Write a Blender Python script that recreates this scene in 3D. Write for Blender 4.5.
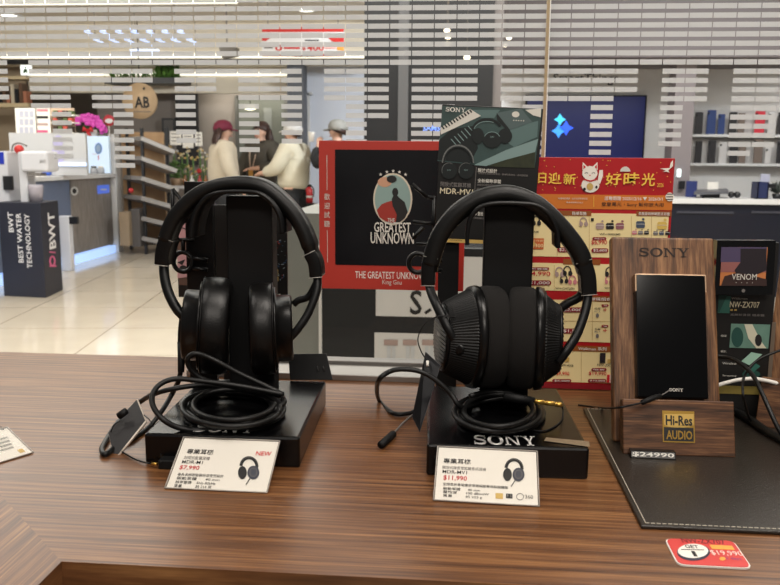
import bpy, math, random
from mathutils import Vector, Matrix
random.seed(7)
for _o in list(bpy.data.objects): bpy.data.objects.remove(_o)
SC = bpy.context.scene
COL = SC.collection
rad = math.radians
# ------------------------------------------------------------------ camera
F, CZ = 820.0, 1.30
CM = Matrix.Rotation(rad(4.8), 3, 'Z') @ Matrix.Rotation(rad(90 - 9.2), 3, 'X') @ Matrix.Rotation(rad(.5), 3, 'Z')
CP = Vector((0, 0, CZ))
cam = bpy.data.cameras.new('camera'); cam.sensor_width = 36; cam.lens = F / 780 * 36
cam.clip_start = .02; cam.clip_end = 100
cam.dof.use_dof = True; cam.dof.focus_distance = 1.05; cam.dof.aperture_fstop = 15
camo = bpy.data.objects.new('camera', cam); COL.objects.link(camo)
camo.matrix_world = Matrix.Translation(CP) @ CM.to_4x4()
SC.camera = camo
# ------------------------------------------------------------------ world, lights, exposure
SC.view_settings.view_transform = 'Standard'; SC.view_settings.look = 'None'
SC.view_settings.exposure = 0.22; SC.view_settings.gamma = 1.0; SC.view_settings.use_curve_mapping = False
w = bpy.data.worlds.new('world'); SC.world = w; w.use_nodes = True
w.node_tree.nodes['Background'].inputs[0].default_value = (1, .96, .92, 1)
w.node_tree.nodes['Background'].inputs[1].default_value = .11
def area(name, loc, sx, sy, power, col=(1, 1, 1), rot=(0, 0, 0)):
    l = bpy.data.lights.new(name, 'AREA'); l.shape = 'RECTANGLE'; l.size = sx; l.size_y = sy
    l.energy = power; l.color = col
    o = bpy.data.objects.new(name, l); COL.objects.link(o); o.location = loc; o.rotation_euler = rot
    return o
area('shop_light_front', (.35, .25, 2.75), .9, .35, 19, (1, .92, .83))
area('shop_light_left', (-1.1, .55, 2.75), .5, .35, 7, (1, .93, .85))
area('shop_light_right', (1.3, .75, 2.75), .5, .35, 8, (1, .92, .83))
area('shop_fill_rear', (.2, -1.7, 2.75), 1.6, .5, 31, (1, .92, .83), (rad(18), 0, 0))  # fill lamp added behind the camera to brighten upright faces
area('mall_light_near', (-1.0, 4.6, 3.1), 9.0, 4.0, 345, (1, .97, .92))
area('mall_wash_left', (-5.2, 8.0, 3.12), 3.6, .5, 85, (1, .96, .90), (rad(42), 0, 0))  # wash lamp added out of frame, tilted to brighten the back walls
area('corridor_fill', (.2, 8.6, 3.0), .8, .5, 125, (.88, .93, 1), Vector((-1.2, 4, -1.5)).to_track_quat('-Z', 'Y').to_euler())  # added lamp, hidden by the pillar and aimed to brighten the corridor wall
area('cafe_light', (-2.9, 12.9, 2.42), 2.2, .2, 16, (1, .94, .86))
area('store_light', (2.1, 8.8, 2.32), 3.6, .3, 45, (.95, .97, 1))
area('store_wash', (2.4, 6.6, 3.1), 3.0, .4, 50, (.95, .97, 1), (rad(38), 0, 0))

# ------------------------------------------------------------------ helpers
def ray(x, y): return CM @ Vector(((x - 390) / F, -(y - 292.5) / F, -1))
def at(x, y, Y):
    d = ray(x, y); return CP + d * (Y / d.y)
def atz(x, y, z):
    d = ray(x, y); return CP + d * ((z - CZ) / d.z)
def lin(c):
    return tuple(((v / 255) / 12.92 if v / 255 <= .04045 else ((v / 255 + .055) / 1.055) ** 2.4) for v in c)
MATS = {}
def mat(name, col, rough=.5, metal=0, emit=0, spec=.5, bump=None, var=None, coat=0, trans=0):
    if name in MATS: return MATS[name]
    m = bpy.data.materials.new(name); m.use_nodes = True; nt = m.node_tree
    b = nt.nodes['Principled BSDF']; c = lin(col) + (1,)
    b.inputs['Base Color'].default_value = c; b.inputs['Roughness'].default_value = rough
    b.inputs['Metallic'].default_value = metal; b.inputs['Specular IOR Level'].default_value = spec
    if coat: b.inputs['Coat Weight'].default_value = coat; b.inputs['Coat Roughness'].default_value = .08
    if emit:
        b.inputs['Emission Color'].default_value = c; b.inputs['Emission Strength'].default_value = emit
    if bump or var:
        tc = nt.nodes.new('ShaderNodeTexCoord')
    if bump:
        n = nt.nodes.new('ShaderNodeTexNoise'); n.inputs['Scale'].default_value = bump[0]; n.inputs['Detail'].default_value = 3
        nt.links.new(tc.outputs['Object'], n.inputs['Vector'])
        bp = nt.nodes.new('ShaderNodeBump'); bp.inputs['Strength'].default_value = bump[1]; bp.inputs['Distance'].default_value = .002
        nt.links.new(n.outputs[0], bp.inputs['Height']); nt.links.new(bp.outputs[0], b.inputs['Normal'])
    if var:
        n = nt.nodes.new('ShaderNodeTexNoise'); n.inputs['Scale'].default_value = var[0]; n.inputs['Detail'].default_value = 4
        nt.links.new(tc.outputs['Object'], n.inputs['Vector'])
        mx = nt.nodes.new('ShaderNodeMix'); mx.data_type = 'RGBA'
        mx.inputs[6].default_value = c; mx.inputs[7].default_value = lin(var[1]) + (1,)
        nt.links.new(n.outputs[0], mx.inputs[0]); nt.links.new(mx.outputs[2], b.inputs['Base Color'])
    MATS[name] = m; return m
def wood(name, cols, sc, rough=.4, spec=.5, fine=(1, 1, 1), contrast=(.35, .65)):
    m = bpy.data.materials.new(name); m.use_nodes = True; nt = m.node_tree; N = nt.nodes.new; L = nt.links.new
    b = nt.nodes['Principled BSDF']; b.inputs['Roughness'].default_value = rough; b.inputs['Specular IOR Level'].default_value = spec
    tc = N('ShaderNodeTexCoord')
    def nz(scale, detail, dist=0):
        mp = N('ShaderNodeMapping'); mp.inputs['Scale'].default_value = scale; L(tc.outputs['Object'], mp.inputs['Vector'])
        n = N('ShaderNodeTexNoise'); n.inputs['Scale'].default_value = 1; n.inputs['Detail'].default_value = detail
        n.inputs['Roughness'].default_value = .65; n.inputs['Distortion'].default_value = dist
        L(mp.outputs[0], n.inputs['Vector']); return n
    a = nz(sc, 5, .3); f = nz(fine, 3)
    ad = N('ShaderNodeMath'); ad.operation = 'MULTIPLY_ADD'; L(f.outputs[0], ad.inputs[0]); ad.inputs[1].default_value = .55; L(a.outputs[0], ad.inputs[2])
    sb = N('ShaderNodeMath'); sb.operation = 'SUBTRACT'; L(ad.outputs[0], sb.inputs[0]); sb.inputs[1].default_value = .275
    r = N('ShaderNodeValToRGB'); L(sb.outputs[0], r.inputs[0])
    e = r.color_ramp.elements; e[0].position = contrast[0]; e[0].color = lin(cols[0]) + (1,)
    e[1].position = contrast[1]; e[1].color = lin(cols[2]) + (1,)
    k = e.new((contrast[0] + contrast[1]) / 2); k.color = lin(cols[1]) + (1,)
    L(r.outputs[0], b.inputs['Base Color'])
    bp = N('ShaderNodeBump'); bp.inputs['Strength'].default_value = .12; bp.inputs['Distance'].default_value = .0006
    L(sb.outputs[0], bp.inputs['Height']); L(bp.outputs[0], b.inputs['Normal'])
    MATS[name] = m; return m

class MB:
    def __init__(s): s.v = []; s.f = []; s.m = []; s.mats = []; s.sm = []
    def mi(s, m):
        if m not in s.mats: s.mats.append(m)
        return s.mats.index(m)
    def add(s, vs, fs, m, smooth=False):
        o = len(s.v); s.v += [Vector(p) for p in vs]; k = s.mi(m)
        for f in fs: s.f.append([i + o for i in f]); s.m.append(k); s.sm.append(smooth)
        return s
    def box8(s, a, m):   # a: 4 bottom corners CCW, 4 top
        return s.add(a, [(3, 2, 1, 0), (4, 5, 6, 7), (0, 1, 5, 4), (1, 2, 6, 5), (2, 3, 7, 6), (3, 0, 4, 7)], m)
    def box(s, x0, x1, y0, y1, z0, z1, m):
        return s.box8([(x0, y0, z0), (x1, y0, z0), (x1, y1, z0), (x0, y1, z0), (x0, y0, z1), (x1, y0, z1), (x1, y1, z1), (x0, y1, z1)], m)
    def slab(s, quad, n, t, m):  # quad of 3d points CCW seen from the front; thickness t going away from n
        q = [Vector(p) for p in quad]; n = Vector(n).normalized() * t
        return s.box8([p - n for p in q] + q, m)
    def fbox(s, x0, y0, x1, y1, Y, d, m):
        a = at((x0 + x1) / 2, y0, Y).z; b = at((x0 + x1) / 2, y1, Y).z; ym = (y0 + y1) / 2
        return s.box(at(x0, ym, Y).x, at(x1, ym, Y).x, Y, Y + d, b, a, m)
    def tube(s, pts, r, m, n=8, cap=True, flat=None):
        pts = [Vector(p) for p in pts]; k = len(pts)
        rr = r if isinstance(r, (list, tuple)) else [r] * k
        t0 = (pts[1] - pts[0]).normalized(); up = Vector((0, 0, 1)) if abs(t0.z) < .9 else Vector((0, 1, 0))
        u = t0.cross(up).normalized(); vs = []
        for i in range(k):
            t = (pts[min(i + 1, k - 1)] - pts[max(i - 1, 0)]).normalized()
            u = (u - t * u.dot(t)).normalized(); v = t.cross(u)
            for j in range(n):
                a = 2 * math.pi * j / n; vs.append(pts[i] + (u * math.cos(a) + v * math.sin(a)) * rr[i])
        fs = [(i * n + j, i * n + (j + 1) % n, (i + 1) * n + (j + 1) % n, (i + 1) * n + j) for i in range(k - 1) for j in range(n)]
        if cap: fs += [tuple(range(n - 1, -1, -1)), tuple((k - 1) * n + j for j in range(n))]
        return s.add(vs, fs, m, True)
    def sweep(s, pts, prof, m, side=Vector((0, 1, 0)), scale=None):  # prof: (a along normal in path plane, b along side)
        pts = [Vector(p) for p in pts]; k = len(pts); n = len(prof); vs = []
        for i in range(k):
            t = (pts[min(i + 1, k - 1)] - pts[max(i - 1, 0)]).normalized(); nn = side.cross(t).normalized()
            sc = scale[i] if scale else 1
            for a, b in prof: vs.append(pts[i] + nn * a * sc + side * b * sc)
        fs = [(i * n + j, i * n + (j + 1) % n, (i + 1) * n + (j + 1) % n, (i + 1) * n + j) for i in range(k - 1) for j in range(n)]
        fs += [tuple(range(n - 1, -1, -1)), tuple((k - 1) * n + j for j in range(n))]
        return s.add(vs, fs, m, True)
    def lathe(s, prof, M, m, n=40, ey=1.0, smooth=True, rib=None):  # prof (t,r) along local x; ey squeezes local y
        vs = []; k = len(prof)
        for i, (t, r) in enumerate(prof):
            for j in range(n):
                a = 2 * math.pi * j / n
                rr = r * (1 - (rib if rib and j % 2 else 0))
                vs.append(M @ Vector((t, rr * math.cos(a) * ey, rr * math.sin(a))))
        fs = [(i * n + j, i * n + (j + 1) % n, (i + 1) * n + (j + 1) % n, (i + 1) * n + j) for i in range(k - 1) for j in range(n)]
        if prof[0][1] > 1e-6: fs.append(tuple(range(n - 1, -1, -1)))
        if prof[-1][1] > 1e-6: fs.append(tuple((k - 1) * n + j for j in range(n)))
        return s.add(vs, fs, m, smooth)
    def ball(s, c, r, m, n=14, sc=(1, 1, 1)):
        c = Vector(c); pr = [(-math.cos(math.pi * i / 10), math.sin(math.pi * i / 10)) for i in range(11)]
        pr[0] = (-1, .001); pr[-1] = (1, .001)
        M = Matrix.Translation(c) @ Matrix.Diagonal((r * sc[0], r * sc[1], r * sc[2], 1))
        return s.lathe(pr, M, m, n)
    def build(s, name, parent=None, bevel=0, seg=2, kind=None, label=None):
        org = ORG.get(parent.name, Vector((0, 0, 0))) if parent else Vector((0, 0, 0))
        me = bpy.data.meshes.new(name); me.from_pydata([tuple(p - org) for p in s.v], [], s.f)
        for m in s.mats: me.materials.append(m)
        me.polygons.foreach_set('material_index', s.m); me.polygons.foreach_set('use_smooth', s.sm); me.update()
        o = bpy.data.objects.new(name, me); COL.objects.link(o)
        if parent: o.parent = parent; ORG[o.name] = org
        if bevel:
            b = o.modifiers.new('bevel', 'BEVEL'); b.width = bevel; b.segments = seg; b.limit_method = 'ANGLE'; b.angle_limit = rad(40)
        if kind: o['kind'] = kind
        if label: o['label'] = label
        return o
ORG = {}
def thing(name, label, cat, loc=(0, 0, 0), group=None):
    o = bpy.data.objects.new(name, None); COL.objects.link(o); o.location = loc; o.empty_display_size = .02
    ORG[o.name] = Vector(loc); o['label'] = label; o['category'] = cat
    if group: o['group'] = group
    return o
def tag(o, label, cat, group=None):
    o['label'] = label; o['category'] = cat
    if group: o['group'] = group
    return o
def cat_rom(P, n=8):
    P = [Vector(p) for p in P]; out = []
    for i in range(len(P) - 1):
        a, b, c, d = P[max(i - 1, 0)], P[i], P[i + 1], P[min(i + 2, len(P) - 1)]
        for k in range(n):
            t = k / n
            out.append(.5 * ((2 * b) + (c - a) * t + (2 * a - 5 * b + 4 * c - d) * t * t + (3 * b - a - 3 * c + d) * t ** 3))
    out.append(P[-1]); return out
class Plane:
    def __init__(s, O, U, V): s.O = Vector(O); s.U = Vector(U).normalized(); s.V = Vector(V).normalized(); s.N = s.U.cross(s.V)
    def uv(s, x, y):
        d = ray(x, y); t = (s.O - CP).dot(s.N) / d.dot(s.N); p = CP + d * t - s.O
        return p.dot(s.U), p.dot(s.V)
    def p(s, u, v, h=0): return s.O + s.U * u + s.V * v + s.N * h
    def px(s, x, y, h=0): u, v = s.uv(x, y); return s.p(u, v, h)
    def span(s, x0, y0, x1, y1):
        xm, ym = (x0 + x1) / 2, (y0 + y1) / 2
        return s.uv(x0, ym)[0], s.uv(xm, y1)[1], s.uv(x1, ym)[0], s.uv(xm, y0)[1]
    def rect(s, mb, x0, y0, x1, y1, m, h=.0004, t=.0003):
        u0, v0, u1, v1 = s.span(x0, y0, x1, y1)
        mb.slab([s.p(u0, v0, h), s.p(u1, v0, h), s.p(u1, v1, h), s.p(u0, v1, h)], s.N, t, m)
    def poly(s, mb, pts, m, h=.0005):
        q = [s.px(x, y, h) for x, y in pts]
        n = Vector((0, 0, 0))
        for i in range(len(q)): n += q[i].cross(q[(i + 1) % len(q)])
        if n.dot(s.N) < 0: q.reverse()
        mb.add(q, [tuple(range(len(q)))], m)
    def ell(s, mb, cx, cy, rx, ry, m, h=.0006, n=20, a0=0, a1=360):
        s.poly(mb, [(cx + rx * math.cos(rad(a0 + (a1 - a0) * i / n)), cy - ry * math.sin(rad(a0 + (a1 - a0) * i / n))) for i in range(n + (a1 - a0 < 360))], m, h)
    def arc(s, mb, cx, cy, rx, ry, wd, m, h=.0006, a0=0, a1=360, n=20):
        A = [rad(a0 + (a1 - a0) * i / n) for i in range(n + 1)]
        s.strip(mb, [(cx + rx * math.cos(a), cy - ry * math.sin(a)) for a in A], wd, m, h)
    def strip(s, mb, pts, wd, m, h=.0006):  # a line of constant pixel-sized width, on the plane
        k = len(pts)
        for i in range(k - 1):
            (x0, y0), (x1, y1) = pts[i], pts[i + 1]; L = math.hypot(x1 - x0, y1 - y0) or 1
            nx, ny = -(y1 - y0) / L * wd / 2, (x1 - x0) / L * wd / 2
            s.poly(mb, [(x0 + nx, y0 + ny), (x1 + nx, y1 + ny), (x1 - nx, y1 - ny), (x0 - nx, y0 - ny)], m, h)
    def text(s, mb, t, x0, y0, x1, y1, m, h=.0008, bold=0, rot=0):
        u0, v0, u1, v1 = s.span(x0, y0, x1, y1)
        vs, fs = glyphs(t, bold * .5)
        if rot: vs = [(1 - b, a) for a, b in vs]
        mb.add([s.p(u0 + (u1 - u0) * a, v0 + (v1 - v0) * b, h) for a, b in vs], fs, m)
    def sony(s, mb, x0, y0, x1, y1, m, h=.0008):
        u0, v0, u1, v1 = s.span(x0, y0, x1, y1)
        for q in SONY:
            mb.add([s.p(u0 + (u1 - u0) * a / 4.9, v0 + (v1 - v0) * b, h) for a, b in q], [tuple(range(len(q)))], m)
def vplane(Y): return Plane((0, Y, 0), (1, 0, 0), (0, 0, 1))
_gc = {}
def glyphs(t, bold=0):
    key = (t, bold)
    if key in _gc: return _gc[key]
    c = bpy.data.curves.new('glyph', 'FONT'); c.body = t; c.offset = bold; c.resolution_u = 2
    o = bpy.data.objects.new('glyph', c); COL.objects.link(o)
    dg = bpy.context.evaluated_depsgraph_get(); dg.update()
    me = bpy.data.meshes.new_from_object(o.evaluated_get(dg))
    vs = [(p.co.x, p.co.y) for p in me.vertices]; fs = [tuple(f.vertices) for f in me.polygons]
    fs = [f if me.polygons[i].normal.z > 0 else f[::-1] for i, f in enumerate(fs)]
    bpy.data.objects.remove(o); bpy.data.curves.remove(c); bpy.data.meshes.remove(me)
    if not vs: vs, fs = [(0, 0), (1, 0), (1, 1)], [(0, 1, 2)]
    xs = [a for a, b in vs]; ys = [b for a, b in vs]; xa, xb, ya, yb = min(xs), max(xs), min(ys), max(ys)
    vs = [((a - xa) / max(xb - xa, 1e-6), (b - ya) / max(yb - ya, 1e-6)) for a, b in vs]
    _gc[key] = (vs, fs); return vs, fs
def _sony():
    P = []
    R = lambda x0, y0, x1, y1: P.append([(x0, y0), (x1, y0), (x1, y1), (x0, y1)])
    # S
    c = [(.93, .70), (.88, .82), (.72, .90), (.5, .92), (.28, .88), (.17, .76), (.22, .62), (.42, .545), (.62, .49), (.82, .40), (.86, .25), (.74, .13), (.5, .08), (.27, .11), (.13, .2), (.08, .33)]
    wd = [.10, .12, .14, .15, .18, .2, .2, .2, .2, .2, .2, .18, .15, .14, .12, .10]
    pts = cat_rom([Vector((a, b, 0)) for a, b in c], 3)
    for i in range(len(pts) - 1):
        w0 = wd[min(i // 3, 15)] / 2; t = (pts[i + 1] - pts[i]).normalized(); n = Vector((-t.y, t.x, 0))
        a, b = pts[i] - t * .01, pts[i + 1] + t * .01
        q = [a - n * w0, b - n * w0, b + n * w0, a + n * w0]; P.append([(p.x, p.y) for p in q])
    R(.86, .64, .95, .98); R(.05, .02, .14, .37)
    # O
    for i in range(28):
        a, b = 2 * math.pi * i / 28, 2 * math.pi * (i + 1) / 28
        f = lambda t, rx, ry: (1.72 + rx * math.cos(t), .5 + ry * math.sin(t))
        P.append([f(a, .36, .36), f(a, .62, .51), f(b, .62, .51), f(b, .36, .36)])
    # N
    R(2.55, 0, 2.70, 1); R(3.38, 0, 3.52, 1); P.append([(2.55, 1), (3.34, 0), (3.52, 0), (2.78, 1)][::-1])
    R(2.42, .90, 2.80, 1); R(2.42, 0, 2.84, .09); R(3.22, .91, 3.68, 1)
    # Y
    P.append([(3.86, 1), (4.26, .42), (4.44, .42), (4.12, 1)][::-1]); P.append([(4.66, 1), (4.28, .42), (4.42, .42), (4.80, 1)])
    R(4.25, 0, 4.45, .46); R(4.08, 0, 4.62, .09); R(3.74, .91, 4.26, 1); R(4.5, .91, 4.9, 1)
    return P
SONY = _sony()
for _q in SONY:  # all counter-clockwise
    if sum(_q[i][0] * _q[(i + 1) % len(_q)][1] - _q[(i + 1) % len(_q)][0] * _q[i][1] for i in range(len(_q))) < 0: _q.reverse()
# ------------------------------------------------------------------ materials
M_black = mat('black_plastic', (5, 5, 6), .36, spec=.35, bump=(900, .08))
M_blackm = mat('black_matte', (5, 5, 6), .6, spec=.35)
M_blackg = mat('black_gloss', (9, 9, 10), .16)
M_steel = mat('black_powder_steel', (6, 6, 7), .38, spec=.35)
M_white = mat('white_print', (240, 236, 228), .5)
M_paper = mat('card_paper', (243, 238, 230), .55, var=(20, (238, 232, 222)))
M_ink = mat('black_ink', (30, 28, 28), .6)
M_greyink = mat('grey_ink', (120, 115, 112), .6)
M_redink = mat('red_ink', (200, 40, 48), .5)
M_gold = mat('gold', (214, 170, 84), .28, .9)
M_goldink = mat('gold_ink', (206, 172, 96), .5)
M_alu = mat('aluminium', (150, 146, 142), .38, .8, bump=(300, .05))
M_wallw = mat('white_wall', (222, 220, 219), .6, var=(2, (216, 214, 213)))
M_mauve = mat('mauve_wall', (136, 127, 129), .6, var=(2, (132, 123, 125)))
M_taupe = mat('taupe_wall', (152, 142, 132), .7, var=(3, (144, 134, 124)))
M_dark = mat('charcoal_panel', (33, 33, 36), .35, var=(2, (28, 28, 31)))
M_cream = mat('cream_panel', (226, 216, 198), .6, var=(2, (220, 209, 190)))
M_ceil = mat('ceiling_paint', (222, 212, 198), .7, var=(1.5, (216, 206, 190)))
M_led = mat('led_white', (255, 248, 232), .5, emit=1.1)
M_ledb = mat('led_cold', (205, 222, 255), .5, emit=.75)
M_skin = mat('skin', (222, 178, 154), .55, var=(60, (214, 168, 144)))
M_hair = mat('dark_hair', (58, 36, 30), .5, bump=(300, .2))
def one_sided(nt, fr, mx):   # reflection only where a ray enters the sheet
    g = nt.nodes.new('ShaderNodeNewGeometry'); a = nt.nodes.new('ShaderNodeMath'); a.operation = 'SUBTRACT'; a.inputs[0].default_value = 1
    k = nt.nodes.new('ShaderNodeMath'); k.operation = 'MULTIPLY'; nt.links.new(g.outputs['Backfacing'], a.inputs[1]); nt.links.new(a.outputs[0], k.inputs[0]); nt.links.new(fr.outputs[0], k.inputs[1]); nt.links.new(k.outputs[0], mx.inputs[0])
# glass
M_glass = bpy.data.materials.new('clear_glass'); M_glass.use_nodes = True
_nt = M_glass.node_tree; _nt.nodes.remove(_nt.nodes['Principled BSDF'])
_t = _nt.nodes.new('ShaderNodeBsdfTransparent'); _t.inputs[0].default_value = (.97, .985, .98, 1)
_g = _nt.nodes.new('ShaderNodeBsdfGlossy'); _g.inputs['Roughness'].default_value = .02
_fr = _nt.nodes.new('ShaderNodeFresnel'); _fr.inputs[0].default_value = 1.3
_mx = _nt.nodes.new('ShaderNodeMixShader'); _o = _nt.nodes['Material Output']
one_sided(_nt, _fr, _mx); _nt.links.new(_t.outputs[0], _mx.inputs[1]); _nt.links.new(_g.outputs[0], _mx.inputs[2]); _nt.links.new(_mx.outputs[0], _o.inputs[0])
# frosted film
M_film = bpy.data.materials.new('frosted_film'); M_film.use_nodes = True
_nt = M_film.node_tree; _nt.nodes.remove(_nt.nodes['Principled BSDF']); _o = _nt.nodes['Material Output']
_d = _nt.nodes.new('ShaderNodeBsdfDiffuse'); _d.inputs[0].default_value = (.60, .60, .60, 1)
_tl = _nt.nodes.new('ShaderNodeBsdfTranslucent'); _tl.inputs[0].default_value = (.74, .75, .77, 1)
_tr = _nt.nodes.new('ShaderNodeBsdfTransparent'); _tr.inputs[0].default_value = (.9, .9, .9, 1)
_a = _nt.nodes.new('ShaderNodeMixShader'); _a.inputs[0].default_value = .6
_b = _nt.nodes.new('ShaderNodeMixShader'); _b.inputs[0].default_value = .26
_nt.links.new(_d.outputs[0], _a.inputs[1]); _nt.links.new(_tl.outputs[0], _a.inputs[2])
_nt.links.new(_a.outputs[0], _b.inputs[1]); _nt.links.new(_tr.outputs[0], _b.inputs[2]); _nt.links.new(_b.outputs[0], _o.inputs[0])
# polished tile floor
M_tile = bpy.data.materials.new('polished_tile'); M_tile.use_nodes = True
_nt = M_tile.node_tree; _b = _nt.nodes['Principled BSDF']; _b.inputs['Roughness'].default_value = .09
_tc = _nt.nodes.new('ShaderNodeTexCoord'); _br = _nt.nodes.new('ShaderNodeTexBrick')
_br.offset = 0; _br.inputs['Scale'].default_value = 1; _br.inputs['Brick Width'].default_value = .9; _br.inputs['Row Height'].default_value = .9
_br.inputs['Mortar Size'].default_value = .004; _br.inputs['Mortar'].default_value = lin((150, 132, 112)) + (1,)
_br.inputs['Color1'].default_value = lin((226, 214, 196)) + (1,); _br.inputs['Color2'].default_value = lin((220, 207, 188)) + (1,)
_mp = _nt.nodes.new('ShaderNodeMapping'); _mp.inputs['Rotation'].default_value = (0, 0, rad(-8))
_nz = _nt.nodes.new('ShaderNodeTexNoise'); _nz.inputs['Scale'].default_value = 3; _nz.inputs['Detail'].default_value = 6
_ml = _nt.nodes.new('ShaderNodeMix'); _ml.data_type = 'RGBA'; _ml.blend_type = 'MULTIPLY'; _ml.inputs[0].default_value = .18
_nt.links.new(_tc.outputs['Object'], _mp.inputs[0]); _nt.links.new(_mp.outputs[0], _br.inputs[0]); _nt.links.new(_tc.outputs['Object'], _nz.inputs[0])
_nt.links.new(_br.outputs[0], _ml.inputs[6]); _nt.links.new(_nz.outputs[0], _ml.inputs[7]); _nt.links.new(_ml.outputs[2], _b.inputs['Base Color'])
M_counter = wood('counter_wood_along', [(66, 38, 19), (110, 71, 42), (156, 110, 68)], (2.6, 150, 40), .33, .42, (9, 520, 60), (.28, .72))
M_counter2 = wood('counter_wood_across', [(66, 38, 19), (110, 71, 42), (156, 110, 68)], (150, 2.6, 40), .33, .42, (520, 9, 60), (.28, .72))
M_walnut = wood('walnut_stand', [(54, 34, 20), (106, 71, 45), (154, 113, 76)], (95, 20, 7), .45, .4, (500, 60, 20), (.3, .7))
M_walnutx = wood('walnut_front', [(46, 29, 17), (94, 61, 39), (138, 98, 65)], (7, 20, 95), .45, .4, (20, 60, 500), (.3, .7))
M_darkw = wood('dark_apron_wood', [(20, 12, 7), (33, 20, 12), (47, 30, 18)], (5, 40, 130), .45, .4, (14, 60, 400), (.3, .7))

# ------------------------------------------------------------------ setting
b = MB(); b.box(-16, 9, -3, 20, -.05, 0, M_tile); b.build('floor', kind='structure')
b = MB(); b.box(-16, 9, 1.55, 20, 3.2, 3.25, M_ceil); b.build('ceiling', kind='structure')
b = MB(); b.box(-16, 9, 15.2, 15.3, 0, 3.2, M_taupe); b.build('wall_back', kind='structure')
b = MB(); b.fbox(195, 62, 303, 300, 13.2, .1, M_taupe); b.build('wall_cafe', kind='structure')
mw = mat('corridor_white', (226, 230, 240), .5, var=(2, (220, 224, 236)))
b = MB(); b.fbox(303, 66, 372, 300, 12.6, .1, mw); b.build('wall_corridor', kind='structure')
b = MB(); b.fbox(-60, 20, 366, 63, 11.9, .5, M_cream); b.build('trim_header', kind='structure')
b = MB(); b.fbox(0, 59, 366, 64, 11.86, .04, M_dark); b.build('trim_header_edge', kind='structure')
b = MB(); b.fbox(0, 53.5, 366, 57.5, 11.84, .06, M_led); b.build('trim_header_light', kind='structure')
b = MB(); b.fbox(28, 66, 292, 93, 12.5, .1, M_cream); b.fbox(28, 72, 288, 75.5, 12.47, .03, M_led); b.build('trim_pelmet', kind='structure')
b = MB(); b.fbox(-60, -6, 235, 3, 8.9, .1, M_led); b.build('trim_cove_light', kind='structure')
b = MB(); b.fbox(288, 64, 304, 290, 12.0, .3, mat('slate_column', (92, 94, 100), .5)); b.build('column_slate', kind='structure')
# dark pillar
b = MB(); z = at(430, 292, 6.5)
xl, xr = at(364, 120, 6.5).x, at(492, 120, 6.5).x
b.box(xl, xr, 6.5, 7.3, 0, 3.2, M_dark)
xa, xb_ = at(398, 120, 6.5).x, at(408, 120, 6.5).x
b.box(xa, xb_, 6.485, 6.5, 0, 3.2, mat('grey_seam', (92, 92, 95), .4))
b.box(xr, at(501, 120, 6.5).x, 6.52, 7.3, 0, 3.2, mat('pillar_edge_grey', (120, 114, 114), .5))
pillar = b.build('column_dark', kind='structure')
# store on the right
b = MB(); b.fbox(490, 50, 800, 330, 9.6, .1, M_wallw); b.build('wall_store', kind='structure')
b = MB(); b.fbox(494, -40, 840, 57, 8.5, 1.1, mat('bulkhead_mauve', (112, 104, 106), .6, var=(2, (108, 100, 102)))); b.build('trim_bulkhead', kind='structure')
b = MB(); b.fbox(669, 57, 688.5, 330, 8.75, .3, M_mauve); b.build('column_mauve', kind='structure')
# left shop far wall, partitions
b = MB(); b.fbox(-60, 64, 30, 330, 12.4, .1, mat('beige_shop_wall', (176, 158, 134), .6, var=(3, (160, 142, 118)))); b.build('wall_left_shop', kind='structure')
b = MB(); b.fbox(100, 84, 198, 250, 13.0, .1, mat('concrete_wall', (142, 133, 126), .8, var=(4, (122, 114, 108)))); b.build('wall_concrete', kind='structure')

# ------------------------------------------------------------------ shop window and film
GY = 1.40
b = MB(); b.box(-1.6, 1.3, GY, GY + .008, .3, 2.6, M_glass); win = b.build('window_1', kind='structure')
b = MB()
last = [101, 57, 110, 156, 93, 111, 169, 84, 62, 138, 92, 69, 147, 95, 139, 68, 97, 140, 115, 62, 160, 160, 98, 62, 100, 160, 99, 99, 153, 91, 60, 146, 100, 65, 155, 148, 110, 90, 80]
XL, XM, XR = at(24.9, 10, GY).x, at(548.3, 10, GY).x, at(761.5, 10, GY).x
spl, spr = (XM - XL) / 24, (XR - XM) / 9
pit = (at(400, 16.7, GY).z - at(400, 115.4, GY).z) / 11; zt = at(400, 62.3, GY).z; dh = .0082
for c in range(-4, 39):
    x0 = XL + (c - 2) * spl if c < 26 else XM + (c - 26) * spr
    w_ = spl if c < 26 else spr
    lim = last[min(max(c, 0), 38)]
    for k in range(-16, 13):
        zr = zt - pit * k
        # pixel row of this dash, only to read off where the pattern of the film stops
        q = CM.transposed() @ (Vector((x0 + w_ / 2, GY, zr)) - CP); yy = 292.5 - F * q.y / -q.z
        if yy > lim + 3: continue
        b.box(x0 + .0008, x0 + w_ - .0008, GY - .0006, GY - .0002, zr - dh / 2, zr + dh / 2, M_film)
b.build('frosted_film', win, kind='structure')
b = MB()
xj = at(545, 100, GY).x
b.box(xj - .0025, xj + .0022, GY - .002, GY + .0085, .955, 2.6, mat('joint_sealant', (172, 152, 118), .5))
b.box(xj + .0022, xj + .0038, GY - .002, GY + .0085, .955, 2.6, mat('glass_edge', (235, 236, 232), .3)); b.build('glass_joint', win, kind='structure')

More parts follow.
